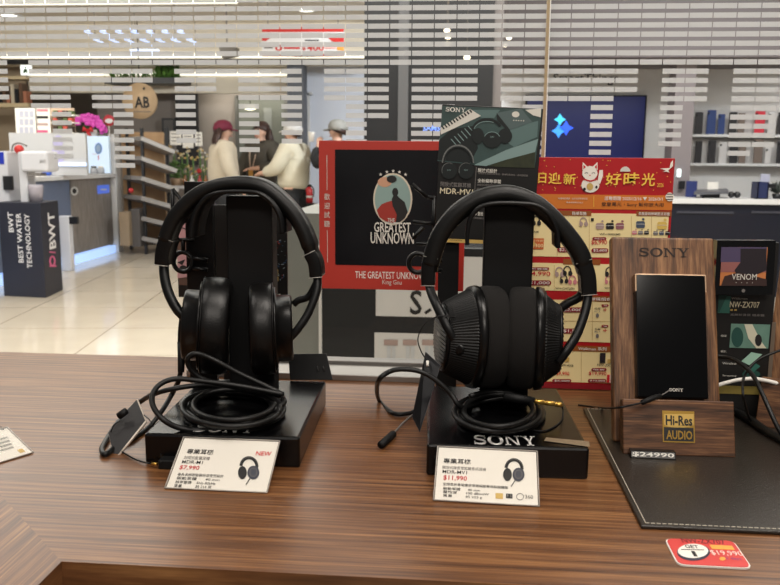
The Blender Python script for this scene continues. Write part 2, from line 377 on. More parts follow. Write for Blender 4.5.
# ------------------------------------------------------------------ counter
TOP = .95
ctr = thing('display_counter', 'long brown wood-grain display counter with mitred inner corner in front of the shop window', 'counter', (-.1, 1.0, 0))
b = MB(); yi, xi, yb = .645, -.341, 1.385
tk = .03
def prism(b, poly, z0, z1, m):
    n = len(poly); b.add([(x, y, z0) for x, y in poly] + [(x, y, z1) for x, y in poly],
        [tuple(range(n - 1, -1, -1)), tuple(range(n, 2 * n))] + [(i, (i + 1) % n, n + (i + 1) % n, n + i) for i in range(n)], m)
d = yb - yi
prism(b, [(xi, yi), (1.5, yi), (1.5, yb), (xi - d, yb)], TOP - tk, TOP, M_counter)
b.build('worktop', ctr)
b = MB(); prism(b, [(xi, yi), (xi - d, yb), (xi - d - .3, yb), (xi - d - .3, -.6), (xi, -.6)], TOP - tk, TOP, M_counter2); b.build('side_worktop', ctr)
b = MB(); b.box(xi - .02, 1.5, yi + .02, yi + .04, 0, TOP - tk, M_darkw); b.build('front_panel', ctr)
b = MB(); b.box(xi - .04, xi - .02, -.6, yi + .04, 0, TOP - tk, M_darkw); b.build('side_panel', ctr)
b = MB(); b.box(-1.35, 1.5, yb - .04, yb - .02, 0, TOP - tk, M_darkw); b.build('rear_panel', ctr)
b = MB(); x0 = at(186, 377, 1.26).x
b.box(x0, 1.3, 1.262, 1.29, TOP, TOP + .010, M_alu); b.box(x0, 1.3, 1.29, 1.345, TOP, TOP + .006, M_alu); b.box(x0, 1.3, 1.345, 1.375, TOP, TOP + .012, mat('channel_grey', (120, 116, 112), .4, .5))
tag(b.build('window_channel', bevel=.0012), 'aluminium channel strip along the rear of the counter below the glass', 'channel')
# ------------------------------------------------------------------ display stands on the counter
def local(ox, oy, yaw):
    c, s_ = math.cos(yaw), math.sin(yaw)
    return lambda x, y, z: Vector((ox + c * x - s_ * y, oy + s_ * x + c * y, z))
ZB = TOP + .037
def lbox(b, L, x0, x1, y0, y1, z0, z1, m):
    b.box8([L(x0, y0, z0), L(x1, y0, z0), L(x1, y1, z0), L(x0, y1, z0), L(x0, y0, z1), L(x1, y0, z1), L(x1, y1, z1), L(x0, y1, z1)], m)
def arch_pts(px, Y): return cat_rom([at(x, y, Y) for x, y in px], 7)
def stand(label, ox, yaw, post_px, cradle_px, rearpx, ring_px, logo_px, Yc):
    L = local(ox, .877, yaw)
    t = thing('headphone_stand', label, 'headphone stand', L(.09, .12, TOP), 'black headphone stands on the counter')
    b = MB(); lbox(b, L, 0, .18, 0, .242, TOP, ZB, mat('base_satin', (5, 5, 6), .24, spec=.4)); b.build('base', t, .003)
    # flush front bevel catches the light on the photo: base already bevelled
    pl = Plane(L(0, 0, ZB), L(1, 0, 0) - L(0, 0, 0), L(0, 1, 0) - L(0, 0, 0))
    b = MB(); pl.sony(b, *logo_px, mat('silver_print', (226, 224, 220), .4), .0006); b.build('logo_lettering', t, label='silver SONY lettering')
    b = MB(); x0, x1 = at(post_px[0], 300, Yc + .02).x, at(post_px[1], 300, Yc + .02).x; zt = at((post_px[0] + post_px[1]) / 2, post_px[2], Yc + .02).z
    b.box(x0, x1, Yc + .015, Yc + .045, ZB, zt, M_blackm); b.build('post', t, .002)
    b = MB(); P = arch_pts(cradle_px, Yc); n = len(P)
    b.sweep(P, [(-.0025, -.026), (.0025, -.026), (.0025, .026), (-.0025, .026)], M_steel); b.build('cradle', t)
    if rearpx:
        b = MB(); x0, x1 = at(rearpx[0], 300, Yc + .09).x, at(rearpx[1], 300, Yc + .09).x; zt = at(rearpx[0], rearpx[2], Yc + .09).z
        b.box(x0, x1, Yc + .062, Yc + .072, ZB, zt, M_black); b.build('rear_post', t, .001)
    rx, ry, rr = ring_px
    c = at(rx, ry, Yc + .05)
    b = MB(); k = Yc / F
    ring = [c + Vector((math.cos(a) * rr * k, 0, math.sin(a) * rr * k * 1.02)) for a in [2 * math.pi * i / 30 for i in range(31)]]
    b.tube(ring, .0033, M_steel, 8, False)
    Y = Yc + .05
    for pts in ([(rx + rr * .7, ry - 4), (rx + rr + 14, ry - 2)], [(rx + rr * .9, ry + 6), (rx + rr + 14, ry + 8)]):
        b.tube([at(x, y, Y) for x, y in pts], .003, M_steel)
    b.build('ring_holder', t)
    return t, L
sl, LL = stand('black headphone stand on the left with thin square steel bracket above a ring', -.356, rad(2.2), (229, 274, 196),
    [(197, 236), (198, 224), (203, 208), (213, 196), (228, 191.5), (250, 191), (264, 193), (276, 202), (284, 216), (286, 232)], (194, 221, 181), (183, 262, 10.5), (195, 424, 256, 433), 1.03)
sr, LR = stand('black headphone stand on the right with printed tape on its base corner', -.031, rad(2.0), (482, 531, 205),
    [(467, 243), (467.5, 230), (471, 216), (480, 206), (494, 202.5), (518, 202.5), (536, 205), (548, 215), (555, 230), (556, 246)], None, (418, 263, 10), (473.5, 436, 536, 445.5), 1.03)
b = MB(); Y = 1.08   # angular steel bracket with the diagonal brace, left stand
for p in ([(172.5, 225), (172.5, 189)], [(172.5, 189), (186, 207)], [(186, 207), (174, 226)], [(192, 212), (180, 226)]):
    b.tube([at(x, y, Y) for x, y in p], .0027, M_steel, 4)
b.tube([at(178, 240, Y), at(194, 240, Y)], .003, M_steel, 4); b.tube([at(183, 240, Y), at(183, 251, Y)], .003, M_steel, 4); b.tube([at(172.5, 225, Y), at(178, 240, Y)], .0027, M_steel, 4)
b.build('steel_bracket', sl)
b = MB(); pl = Plane(LR(0, 0, ZB), LR(1, 0, 0) - LR(0, 0, 0), LR(0, 1, 0) - LR(0, 0, 0))
pl.poly(b, [(544, 441.5), (590, 447.5), (589, 442), (546, 438)], mat('worn_tape', (168, 148, 122), .4, var=(300, (78, 66, 52))), .0008); b.build('tape_strip', sr, label='worn silver brown tape with print')
b = MB(); Y = 1.09
for p in ([(412, 184), (427, 197)], [(427, 197), (434, 198)], [(413, 222), (434, 223.7)], [(413, 239), (423, 227)], [(416, 244), (432, 244)], [(434, 196), (434, 246)]):
    b.tube([at(x, y, Y) for x, y in p], .0026, M_steel, 4)
b.build('steel_bracket', sr)
# ------------------------------------------------------------------ headphones
M_pad = mat('pad_leather', (7, 6, 6), .36, spec=.4, bump=(500, .12))
M_fabric = mat('pad_fabric', (17, 14, 12), .95, bump=(1500, .5))
M_house = mat('housing_satin', (14, 13, 13), .3, .3)
M_band = mat('band_leather', (5, 5, 5), .40, spec=.4, bump=(700, .12))
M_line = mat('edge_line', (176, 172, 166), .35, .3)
def cupM(px, py, Y, yaw, roll, out):
    c = at(px, py, Y)   # local x points outward; out = -1 left, +1 right
    X = Vector((out * math.cos(yaw), -math.sin(yaw), 0)); Z = Vector((0, 0, 1)); Z = Matrix.Rotation(roll, 3, 'Y') @ Z; X = Matrix.Rotation(roll, 3, 'Y') @ X
    Yv = Z.cross(X); M = Matrix((X, Yv, Z)).transposed().to_4x4(); M.translation = c; return M
PX = 1.035 / F
def padprof(t, r):   # rounded pad of half-thickness t
    return [(-t * .7, r * .45), (-t * .8, r * .60), (-t, r * .72), (-t * 1.0, r * .86), (-t * .86, r * .95), (-t * .62, r * .99), (-t * .2, r * 1.0), (t * .4, r * 1.0), (t * .8, r * .985), (t, r * .95)]
def headphones(label, Y, band_px, th, width, group):
    t = thing('headphones', label, 'headphones', at(band_px[len(band_px) // 2][0], 395, Y), group)
    P = arch_pts(band_px, Y); n = len(P); h = th * PX / 2; q = width / 2
    prof = [(-h, -q * .62), (-h * .85, -q * .9), (0, -q), (h * .85, -q * .9), (h, -q * .62), (h, q * .62), (h * .85, q * .9), (0, q), (-h * .85, q * .9), (-h, q * .62)]
    b = MB(); b.sweep(P, prof, M_band, scale=[1 if 3 < i < n - 4 else .86 for i in range(n)]); b.build('headband', t)
    return t
def slider(t, pts, Y, w, th):
    b = MB(); P = [at(x, y, Y) for x, y in pts]; h = th * PX / 2
    b.sweep(cat_rom(P, 4), [(-h, -w / 2), (h, -w / 2), (h, w / 2), (-h, w / 2)], M_black)
    k = b.build('slider', t, .002)
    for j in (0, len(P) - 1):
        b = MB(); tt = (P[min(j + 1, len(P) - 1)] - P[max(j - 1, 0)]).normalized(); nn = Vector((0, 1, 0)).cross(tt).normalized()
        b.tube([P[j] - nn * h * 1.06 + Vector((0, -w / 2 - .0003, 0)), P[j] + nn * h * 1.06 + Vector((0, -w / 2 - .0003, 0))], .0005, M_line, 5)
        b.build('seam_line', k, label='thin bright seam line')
def yoke(t, pts, Y, th, dy, joint=None):
    b = MB()
    n_ = len(pts) - 1; P = cat_rom([at(x, y, Y - dy * min(1, i / (n_ * .7))) for i, (x, y) in enumerate(pts)], 6); h = th * PX / 2
    b.sweep(P, [(-h, -.004), (-h * .6, -.006), (h * .6, -.006), (h, -.004), (h, .004), (-h, .004)], M_steel)
    b.build('yoke', t)
# --- closed-back pair on the left stand
h1 = headphones('closed-back black headphones with smooth leather pads on the left stand', 1.03,
    [(166, 246), (170, 232), (177, 217), (189, 203), (204, 192), (224, 185), (247, 183.5), (266, 188), (283, 201), (297, 217), (307, 236), (313, 256)], 15, .034, 'headphones on display stands')
for nm, cx, cy, yaw, roll, out, tp in (('l', 216, 326, rad(13), rad(4), -1, 14.5), ('r', 262.5, 329, rad(-12), rad(-1.5), 1, 12.5)):
    M = cupM(cx, cy, 1.03, yaw, roll, out)
    b = MB(); tt = tp * PX; r = (51 if out < 0 else 48) * PX
    b.lathe(padprof(tt, r), M, M_pad, 48, .85)
    p = b.build('ear_pad', h1)
    b = MB(); b.lathe([(tt * .88, r * .985), (tt * .93, r * 1.0), (tt * .98, r * .985)], M, M_pad, 48, .85); b.build('pad_seam', p)
    b = MB(); rh = r * .72
    b.lathe([(tt, r * .9), (tt + 2 * PX, r * .9), (tt + 3 * PX, rh), (tt + 16 * PX, rh), (tt + 18 * PX, rh * .95), (tt + 18.5 * PX, rh * .8), (tt + 17.5 * PX, rh * .76), (tt + 17.5 * PX, 0.0001)], M, M_house, 48, .95)
    b.build('ear_cup', h1)
slider(h1, [(170, 238), (166, 250), (165, 264)], 1.03, .030, 15); slider(h1, [(311, 252), (316, 262), (317.5, 276)], 1.03, .030, 13)
yoke(h1, [(164, 260), (164.5, 276), (168.5, 293), (177, 309), (187, 319)], 1.03, 8.5, .022)
yoke(h1, [(317, 270), (317, 290), (309, 312), (298, 329), (288, 340)], 1.03, 8, .022)
yoke(h1, [(317, 282), (309, 296), (299, 300), (294, 304)], 1.045, 7, 0)
b = MB(); b.tube(cat_rom([at(184, 318, 1.03), at(182.5, 330, 1.03), at(182, 346, 1.03)], 5), .0062, M_black); b.tube([at(182, 342, 1.03), at(181.5, 356, 1.02), at(181, 372, 1.01)], [.0062, .005, .0042], M_blackm); b.build('cable_socket', h1)
# --- open-back pair on the right stand
h2 = headphones('open-back black headphones with ribbed cups and fabric pads on the right stand', 1.03,
    [(430, 270), (432.5, 256), (440, 235), (456, 214), (477, 200), (497, 194.5), (514, 195), (534, 203), (551, 217), (567, 235), (579, 253), (585, 272)], 18, .036, 'headphones on display stands')
for cx, cy, yaw, roll, out, tp in ((488.5, 337, rad(16), rad(2), -1, 13.5), (521, 338, rad(3), 0, 1, 13.5)):
    M = cupM(cx, cy, 1.03, yaw, roll, out); tt = tp * PX; r = 52 * PX
    b = MB(); b.lathe(padprof(tt, r), M, M_fabric, 52, .82); b.build('ear_pad', h2)
    b = MB(); b.lathe([(tt, r * .9), (tt, r * 1.0), (tt + 3 * PX, r * 1.01), (tt + 8 * PX, r * .98), (tt + 9 * PX, r * .88)], M, M_house, 52, .82)
    b.build('cup_rim', h2)
    d = (30 if out < 0 else 19)
    b = MB(); b.lathe([(tt + 8 * PX, r * .93), (tt + 10 * PX, r * .92), (tt + (d * .55) * PX, r * .86), (tt + d * PX, r * .73), (tt + (d + 4) * PX, r * .68), (tt + (d + 5) * PX, r * .62)], M, mat('grille_black', (5, 5, 5), .5, spec=.35), 190, .82, False, .016); b.build('ribbed_housing', h2)
    b = MB(); te = tt + (d + 4.5) * PX
    b.lathe([(te, r * .66), (te + 2.5 * PX, r * .62), (te + 3 * PX, r * .5), (te + 3 * PX, .0001)], M, M_black, 48, .82); f = b.build('outer_face', h2)
    b = MB()
    for i in range(-7, 8):
        zz = i * r * .075; ww = math.sqrt(max(0, (r * .6) ** 2 - zz * zz)) * .8
        b.tube([M @ Vector((te + 3.0 * PX, -ww, zz)), M @ Vector((te + 3.0 * PX, ww, zz))], .0008, M_house, 4)
    b.build('face_ribs', f)
    b = MB(); o_ = M @ Vector((te + 4.2 * PX, 0, r * .05)); R3 = M.to_3x3()
    lp = Plane(o_, (-R3.col[1] if out < 0 else R3.col[1]), R3.col[2])
    if lp.N.dot(R3.col[0]) < 0: lp = Plane(o_, -lp.U, R3.col[2])
    for q in SONY: b.add([lp.p((a / 4.9 - .5) * .016, (c_ - .5) * .0036) for a, c_ in q], [tuple(range(len(q)))], M_line)
    b.build('logo_lettering', f)
slider(h2, [(431, 256), (428.5, 268), (428.5, 284)], 1.03, .032, 14); slider(h2, [(582, 260), (586.5, 275), (587.5, 293)], 1.03, .032, 15)
yoke(h2, [(428, 278), (431, 292), (437, 306), (448, 328), (460, 349)], 1.03, 8.5, .045)
yoke(h2, [(589, 284), (586, 308), (577, 334), (567, 350), (558, 362)], 1.03, 8, .035)
yoke(h2, [(588, 280), (580, 296), (568, 303), (560, 309)], 1.05, 8, 0)
b = MB(); c = at(460, 349, .98); b.lathe([(-.004, .004), (-.0035, .0065), (.0035, .0065), (.004, .004)], Matrix.Translation(c) @ Matrix.Rotation(rad(70), 4, 'Z'), M_steel, 20); b.build('yoke_pivot', h2)
# ------------------------------------------------------------------ cables
M_cable = mat('cable_rubber', (8, 8, 8), .45, spec=.4, bump=(800, .1))
def spiral(cx, cy, rx, ry, turns, z, r, ph=0, jit=1.5):
    P = []; n = int(turns * 22)
    for i in range(n + 1):
        a = ph + 2 * math.pi * i / 22; tn = i / 22
        kx = 1 + .06 * math.sin(tn * 2.3 + 1); k = 1 - .13 * abs((tn + .4) % 2.6 - 1.3)
        P.append(atz(cx + rx * k * kx * math.cos(a) + jit * 2 * math.sin(tn * 1.9), cy - ry * k * math.sin(a) + jit * 1.6 * math.cos(tn * 1.7) - tn * .9, z + r * 2.0 * (tn // 1.0) * .62 + r * .4 * math.sin(a * 1.5)))
    return P
g = thing('headphone_cable', 'thick black cable coiled on the left base and looping out over the counter', 'cable', atz(232, 410, ZB))
b = MB(); R_ = .0034
S = spiral(232, 409, 50, 19, 5.0, ZB + R_, R_)
up = [at(222, 393, .985), at(238, 376, .985), at(262, 385, .98), at(280, 393, .98)]
b.tube(cat_rom(S, 2), R_, M_cable); b.build('coil', g)
b = MB(); b.tube(cat_rom([at(282, 394, .965), at(262, 384, .965), at(238.5, 373, .962), at(222, 364, .958), at(207.7, 357, .955), at(195, 353.5, .95), at(187.5, 360, .95), at(192, 371, .955), at(205, 380, .96), at(230, 386, .965), at(262, 392, .965), at(284, 396, .965)], 8), R_, M_cable); b.build('raised_loop', g)
b = MB(); z2 = ZB + .024
b.tube(cat_rom([at(284, 394.5, .962), at(240, 386, .952), at(201.5, 381, .945), at(174, 379, .94), at(157, 387, .925), at(152, 402, .905), at(161.5, 418, .885), at(180, 428, .89), at(208, 430, .898), at(248, 423, .907), at(281.5, 405, .935), at(283, 398, .95)], 8), R_, M_cable); b.build('wide_loop', g)
b = MB(); zc = TOP + R_ + .0005
b.tube(cat_rom([at(181, 370, 1.01), at(178, 382, 1.02), atz(172, 394, .985), atz(161.5, 411.5, .97), atz(148, 428, zc), atz(131, 439, zc), atz(118.5, 444, zc), atz(106, 454, zc), atz(102, 449, zc), atz(108, 437, zc), atz(120, 420, .957), atz(140, 402, .972), at(161.5, 391.5, .99), at(201.5, 385, 1.0), at(228, 388, .995)], 8), R_, M_cable); b.build('table_loop', g)
g = thing('headphone_cable', 'thick black cable coiled on the right base ending in a gold plug', 'cable', atz(497, 412, ZB))
b = MB(); b.tube(cat_rom(spiral(498, 414, 43, 19, 5.2, ZB + R_, R_, 1.2, 1), 2), R_, M_cable); b.build('coil', g)
b = MB(); b.tube(cat_rom([atz(505, 397, 1.004), atz(478, 402, .998), at(461.5, 407, .95), at(450, 393, .95), at(437, 381, .95), at(424, 373, .95), at(409, 369.5, .95), at(391, 371, .95), at(378, 382, .955), atz(379, 400, zc), atz(393, 413, zc), atz(408, 413.5, zc), atz(418, 409, .957), atz(424, 400, .962)], 8), R_ * .9, M_cable); b.build('side_loop', g)
b = MB(); b.tube([at(504, 396, .985), at(534, 401.5, .985)], [.0058, .0052], M_blackm, 14); b.build('plug_grip', g)
b = MB(); P = lambda k: at(533 + 30 * k, 401 + 4 * k, .985)
b.tube([P(0), P(.35), P(.36), P(.40), P(.41), P(.7), P(.71), P(.75), P(.76), P(.9), P(.93), P(1)], [.0032, .0032, .0026, .0026, .0032, .0032, .0026, .0026, .0032, .0034, .003, .0012], M_gold, 14); b.build('plug', g, label='gold stereo jack plug')
b = MB(); b.tube(cat_rom([at(561, 405, .984), atz(563, 411, ZB + .004), atz(561, 421, ZB + .001), atz(552, 428, ZB + .001), atz(541, 431, ZB + .001), atz(520, 428, ZB + .001)], 6), .0009, M_blackm, 6); b.build('tether_wire', g)

# ------------------------------------------------------------------ hanging tags
def quadtag(name, label, cat_, pts, Y, t, face, edge, group=None):
    q = [at(x, y, Yk) for (x, y), Yk in zip(pts, Y)]
    n = (q[1] - q[0]).cross(q[2] - q[0]).normalized()
    if n.y > 0: q.reverse(); n = -n
    th = thing(name, label, cat_, q[2], group)
    b = MB(); b.slab(q, n, t, edge); b.build('card', th, .0004, label='pale edged card')
    b = MB(); c = sum(q, Vector()) / 4; b.slab([c + (p - c) * .975 + n * .0006 for p in q], n, .0005, face); b.build('face', th, label='dark face sheet')
    return th, q, n
M_tag = mat('tag_dark', (50, 49, 50), .5, bump=(400, .1)); M_edge = mat('tag_edge', (226, 214, 200), .5)
t1, q, n = quadtag('security_tag', 'dark square tag with pale edge leaning against cable at the left', 'tag', [(137, 399), (146, 421), (114.5, 459.5), (108, 433)], [.955, .93, .902, .925], .004, M_tag, M_edge)
b = MB(); b.tube([at(146.3, 421, .928), at(115, 460, .900)], .0013, M_edge, 6); b.build('pale_rim', t1, label='pale rim')
b = MB(); b.tube([at(119, 416, .925), at(126, 411, .925)], [.0045, .0045], M_blackm, 10); b.tube(cat_rom([at(121, 420, .925), at(114, 425, .92), at(111, 432, .92)], 5), .0008, M_blackm, 6); b.build('clip', t1)
t2, q, n = quadtag('security_tag', 'black tag with pale top edge lying on the rear corner of the left base', 'tag', [(288, 354), (326.5, 353.5), (332.7, 380), (290, 380)], [1.132, 1.134, 1.123, 1.12], .002, M_blackm, M_dark)
b = MB()
for x in (317, 323): b.tube([at(x, 366, 1.124), at(x + 1.5, 371, 1.122)], .0008, M_tag, 5)
b.build('slot_marks', t2)
t3, q, n = quadtag('security_tag', 'narrow upright black metal tag tied beside the right base', 'tag', [(425.5, 351.5), (440.6, 365), (419.5, 432), (412, 417)], [1.0, .985, .94, .965], .002, mat('tag_metal', (44, 44, 46), .3, .5), mat('tag_metal_edge', (96, 96, 100), .3, .6))
b = MB(); b.tube([at(427.5, 361, .985), at(427.5, 366, .98)], .0018, M_white, 6); b.build('hole', t3, label='small pale hole')
b = MB(); b.tube(cat_rom([at(461, 318, .99), at(440, 316, .98), at(425, 324, .98), at(418, 338, .985), at(421, 351, .99), at(428, 362, .985)], 6), .0008, M_blackm, 6); b.build('wire', t3)
cl = thing('cable_clip', 'small black crimp on a bare wire left of the right base', 'clip', atz(387, 440, TOP))
b = MB(); b.tube([atz(381, 445, TOP + .005), atz(393, 434, TOP + .005)], .0048, M_blackm, 14); b.build('crimp', cl)
b = MB(); b.tube(cat_rom([atz(393, 434, TOP + .005), atz(403, 423, TOP + .005), atz(415, 413, TOP + .005), atz(424, 405, TOP + .006)], 5), .0013, M_alu, 6); b.build('wire', cl, label='bare metal wire')
b = MB(); b.tube(cat_rom([atz(418, 410, TOP + .010), atz(428, 403, .968), atz(433, 395, .97), atz(424, 398, .968), atz(416, 408, TOP + .010)], 6), .001, M_blackm, 6); b.build('tie', cl)
cn = thing('cable_connector', 'small black box connector with thin wires at the left base corner', 'connector', atz(165, 469, TOP))
b = MB(); a = atz(158, 469.5, TOP); c = atz(174, 470, TOP)
b.box(a.x, c.x, a.y, a.y + .016, TOP, TOP + .011, M_blackm); b.build('box', cn, .0015)
b = MB(); b.tube(cat_rom([atz(157, 464, TOP + .005), atz(150, 463.5, TOP + .004), atz(137, 460, TOP + .003), atz(124, 453, TOP + .003), atz(121, 451, TOP + .003)], 6), .001, M_blackm, 6); b.build('wire', cn)
b = MB(); b.tube(cat_rom([at(144, 415, .93), at(151, 422, .91), at(158, 440, .895), at(161, 456, .875), atz(161, 463, TOP + .009)], 6), .0007, M_blackm, 6); b.build('wire', cn)
b = MB(); b.tube([atz(157, 464, TOP + .005), atz(152, 463.8, TOP + .004)], .0018, M_gold, 8); b.build('ferrule', cn, label='gold ferrule')
# ------------------------------------------------------------------ album sign on the glass
M_red = mat('sign_red', (186, 56, 44), .5, var=(9, (176, 51, 40)))
M_pblack = mat('poster_black', (17, 17, 19), .22, var=(14, (28, 28, 31)))
pl = vplane(1.392)
t = thing('album_sign', 'red framed sign with black picture and oval emblem fixed to the glass between the headphones', 'sign', pl.px(392, 290))
b = MB(); pl.rect(b, 319.5, 141, 465, 289.5, M_red, .004, .005); b.build('board', t, .0008)
b = MB(); pl.rect(b, 335.5, 150, 457, 265.5, M_pblack, .0046); pn = b.build('picture', t, label='black picture panel with an oval emblem')
b = MB()
pl.ell(b, 393, 199, 19.5, 26, mat('bone_print', (214, 204, 184), .5), .005, 32); pl.ell(b, 393, 199, 17.8, 24.2, mat('haze_print', (142, 168, 162), .5), .0053, 32)
pl.ell(b, 385, 182, 7, 5, mat('peach_print', (206, 158, 128), .5), .0055)
rp = mat('rust_print', (160, 52, 42), .5)
pl.poly(b, [(377, 210), (382, 204), (390, 201), (396, 200), (402, 208), (405, 214), (401, 220), (393, 223), (386, 221), (380, 217)], rp, .0056)
pl.poly(b, [(393, 206), (392, 199), (394, 195), (397, 195), (400, 198), (405, 202), (408, 212), (405, 218), (400, 222), (396, 222), (397, 214)], M_ink, .0059)
pl.ell(b, 395.5, 192, 3.0, 4.4, M_ink, .0061, 14); pl.ell(b, 392, 179, 5, 3.6, M_ink, .0061, 14)
b.build('emblem', pn)
b = MB(); wp = mat('pale_print', (218, 214, 204), .5)
for i in range(5):
    cx, cy = 381 + i * 6.2, 175 - 5 * math.sin(math.pi * (i + .5) / 5) + 1
    pl.poly(b, [(cx + (1.9 if k % 2 == 0 else .8) * math.sin(k * math.pi / 5), cy - (1.9 if k % 2 == 0 else .8) * math.cos(k * math.pi / 5)) for k in range(10)], wp, .0056)
pl.text(b, 'THE', 388, 218, 395, 222, wp, .0064, .02); pl.text(b, 'GREATEST', 374.5, 222, 411, 232, wp, .0064, .03); pl.text(b, 'UNKNOWN', 371, 232, 414, 243.5, wp, .0064, .03)
b.build('emblem_lettering', pn, label='distressed pale title lettering')
b = MB()
pl.text(b, 'THE GREATEST UNKNOWN', 355.5, 271.5, 429, 278.5, M_white, .0046, .008); pl.text(b, 'King Gnu', 382.5, 279.5, 402, 285.5, wp, .0046)
for i, ch in enumerate('歡迎試聽'): pl.text(b, ch, 324.6, 193.5 + i * 9, 330.2, 199.8 + i * 9, wp, .0046)
pl.strip(b, [(327.3, 155), (327.5, 190)], .5, wp, .0046); pl.strip(b, [(327.7, 230), (328, 262)], .5, wp, .0046)
b.build('lettering', t, label='white lettering')

# ------------------------------------------------------------------ product sign behind the right headphones
a_ = rad(2.4)
pl = Plane((0, 1.2, 0), (math.cos(a_), 0, -math.sin(a_)), (math.sin(a_), 0, math.cos(a_)))
t = thing('product_sign', 'product sign with a photograph of headphones and a keyboard standing behind the right headphones', 'sign', atz(450, 380, TOP))
b = MB(); pl.rect(b, 438, 106.5, 538, 242, mat('sign_dark', (20, 19, 18), .4), .002, .004); b.build('board', t, .0005)
b = MB(); po = vplane(1.206); z1 = at(447, 236, 1.206).z
b.box(at(437.5, 300, 1.206).x, at(458, 300, 1.206).x, 1.206, 1.216, TOP, z1, M_blackm); b.build('post', t)
b = MB(); c1 = mat('photo_teal', (66, 88, 86), .4, var=(60, (48, 66, 64)))
pl.poly(b, [(442.6, 106), (542, 109.6), (534.6, 167), (476, 165), (437.6, 161)], c1, .0025)
c2 = mat('photo_pale_teal', (128, 152, 150), .4); c3 = mat('photo_deep', (24, 30, 30), .4); c4 = mat('photo_olive', (62, 66, 44), .4, var=(120, (30, 36, 26)))
pl.poly(b, [(466, 110), (500, 110), (494, 118), (482, 118)], mat('photo_mid', (92, 116, 114), .4), .0028)
pl.poly(b, [(474, 165), (506, 150), (538, 139), (535, 152), (505, 160), (486, 166)], c2, .0028)
pl.poly(b, [(508, 128), (538, 121), (537, 137), (514, 147), (506, 142)], mat('photo_mid', (92, 116, 114), .4), .0028)
pl.poly(b, [(488, 166), (505, 160), (535, 152), (534.4, 168), (498, 167)], c4, .0028)
pl.poly(b, [(439, 140), (452, 129), (474, 126), (478, 148), (470, 163), (438, 160)], c3, .0028)
# keyboard
pl.poly(b, [(440.2, 128), (470, 109), (481, 116), (441, 134.5)], wp, .0030)
for k in range(11):
    x, y = 441.5 + k * 2.75, 126.8 - k * 1.65; pl.poly(b, [(x, y), (x + 1.3, y - .8), (x + 3.4, y + 2.0), (x + 2.1, y + 2.8)], c3, .0033)
for k in range(6): pl.strip(b, [(451 + k * 3.4, 139 - k * 2.6), (457 + k * 3.4, 146 - k * 2.6)], .8, c2, .0033)
# interface box
pl.poly(b, [(496.5, 113), (521, 108.5), (532, 122), (510, 130)], mat('photo_box', (84, 100, 100), .4), .0031); pl.poly(b, [(496.5, 113), (510, 130), (510, 134), (497, 120)], c3, .0031)
pl.ell(b, 515.5, 114.5, 3.8, 3, wp, .0035, 14); pl.text(b, '·····', 513, 120, 524, 121.4, wp, .0035)
pl.poly(b, [(525, 110), (541, 108.5), (540.5, 117.5), (533, 115.5)], wp, .0031)
# headphones in the photograph
pl.arc(b, 487, 130, 14, 10.5, 2.6, c3, .0037, 20, 200); pl.arc(b, 487, 130.5, 13, 9, .7, c2, .0039, 60, 170)
pl.ell(b, 492, 140, 9.5, 8, c3, .0040, 18); pl.ell(b, 505, 136, 7, 7.5, c3, .0038, 18); pl.ell(b, 478, 136, 6, 8, c3, .0038, 18); pl.arc(b, 492, 139, 8, 7, .6, c2, .0043, 20, 160)
pl.text(b, 'SONY', 490, 136, 494, 138, c2, .0044)
# inset headphones
pl.arc(b, 458, 163, 14.6, 17, 3, mat('inset_grey', (110, 112, 110), .4), .0041, 0, 180); pl.arc(b, 458, 163, 14, 16, 1.6, c3, .0043, 0, 180)
for cx in (449, 466): pl.ell(b, cx, 170.5, 8, 8.5, c3, .0044, 20); pl.arc(b, cx, 170.5, 7, 7.6, .5, mat('inset_grey', (110, 112, 110), .4), .0047, 60, 200); pl.text(b, 'SONY', cx - 2, 169.3, cx + 2, 170.8, c2, .0047)
b.build('picture', t, label='photograph of a keyboard, headphones and a control box')
b = MB()
pl.sony(b, 445.6, 107.6, 465.5, 112, M_white, .0045)
pl.text(b, '開放式監聽耳機', 440.5, 182.3, 471, 187, M_greyink, .003, .01); pl.text(b, 'MDR-MV1', 440, 188.5, 473, 194.3, mat('name_print', (226, 214, 182), .5), .003, .015)
pl.text(b, '開放式設計', 478, 168.6, 497, 172.6, wp, .003, .02); pl.text(b, '重現錄音室級細膩聲場・精確監聽音訊・長時間配戴', 478, 173.3, 528, 175.4, M_greyink, .003)
pl.text(b, '全新驅動單體', 477.5, 179, 501, 183, wp, .003, .02); pl.text(b, '寬廣頻率響應與低失真', 477, 184, 497, 186.2, M_greyink, .003); pl.text(b, '原音重現', 476.7, 188, 489, 190.2, M_greyink, .003)
pl.strip(b, [(476.3, 167), (474, 200)], .5, M_greyink, .003)
pl.text(b, '360 音效', 472.5, 211.5, 483, 215.5, wp, .003, .02); pl.text(b, '空間音訊製作', 472, 217, 484, 219, M_greyink, .003)
b.build('lettering', t)
b = MB(); pl.poly(b, [(434.5, 238), (535, 242), (535, 245.6), (434.4, 241.5)], M_goldink, .0028)
pl.text(b, 'www.sony.com.tw', 450, 239.3, 462, 241, M_ink, .0032); b.build('gold_strip', t, label='gold strip')

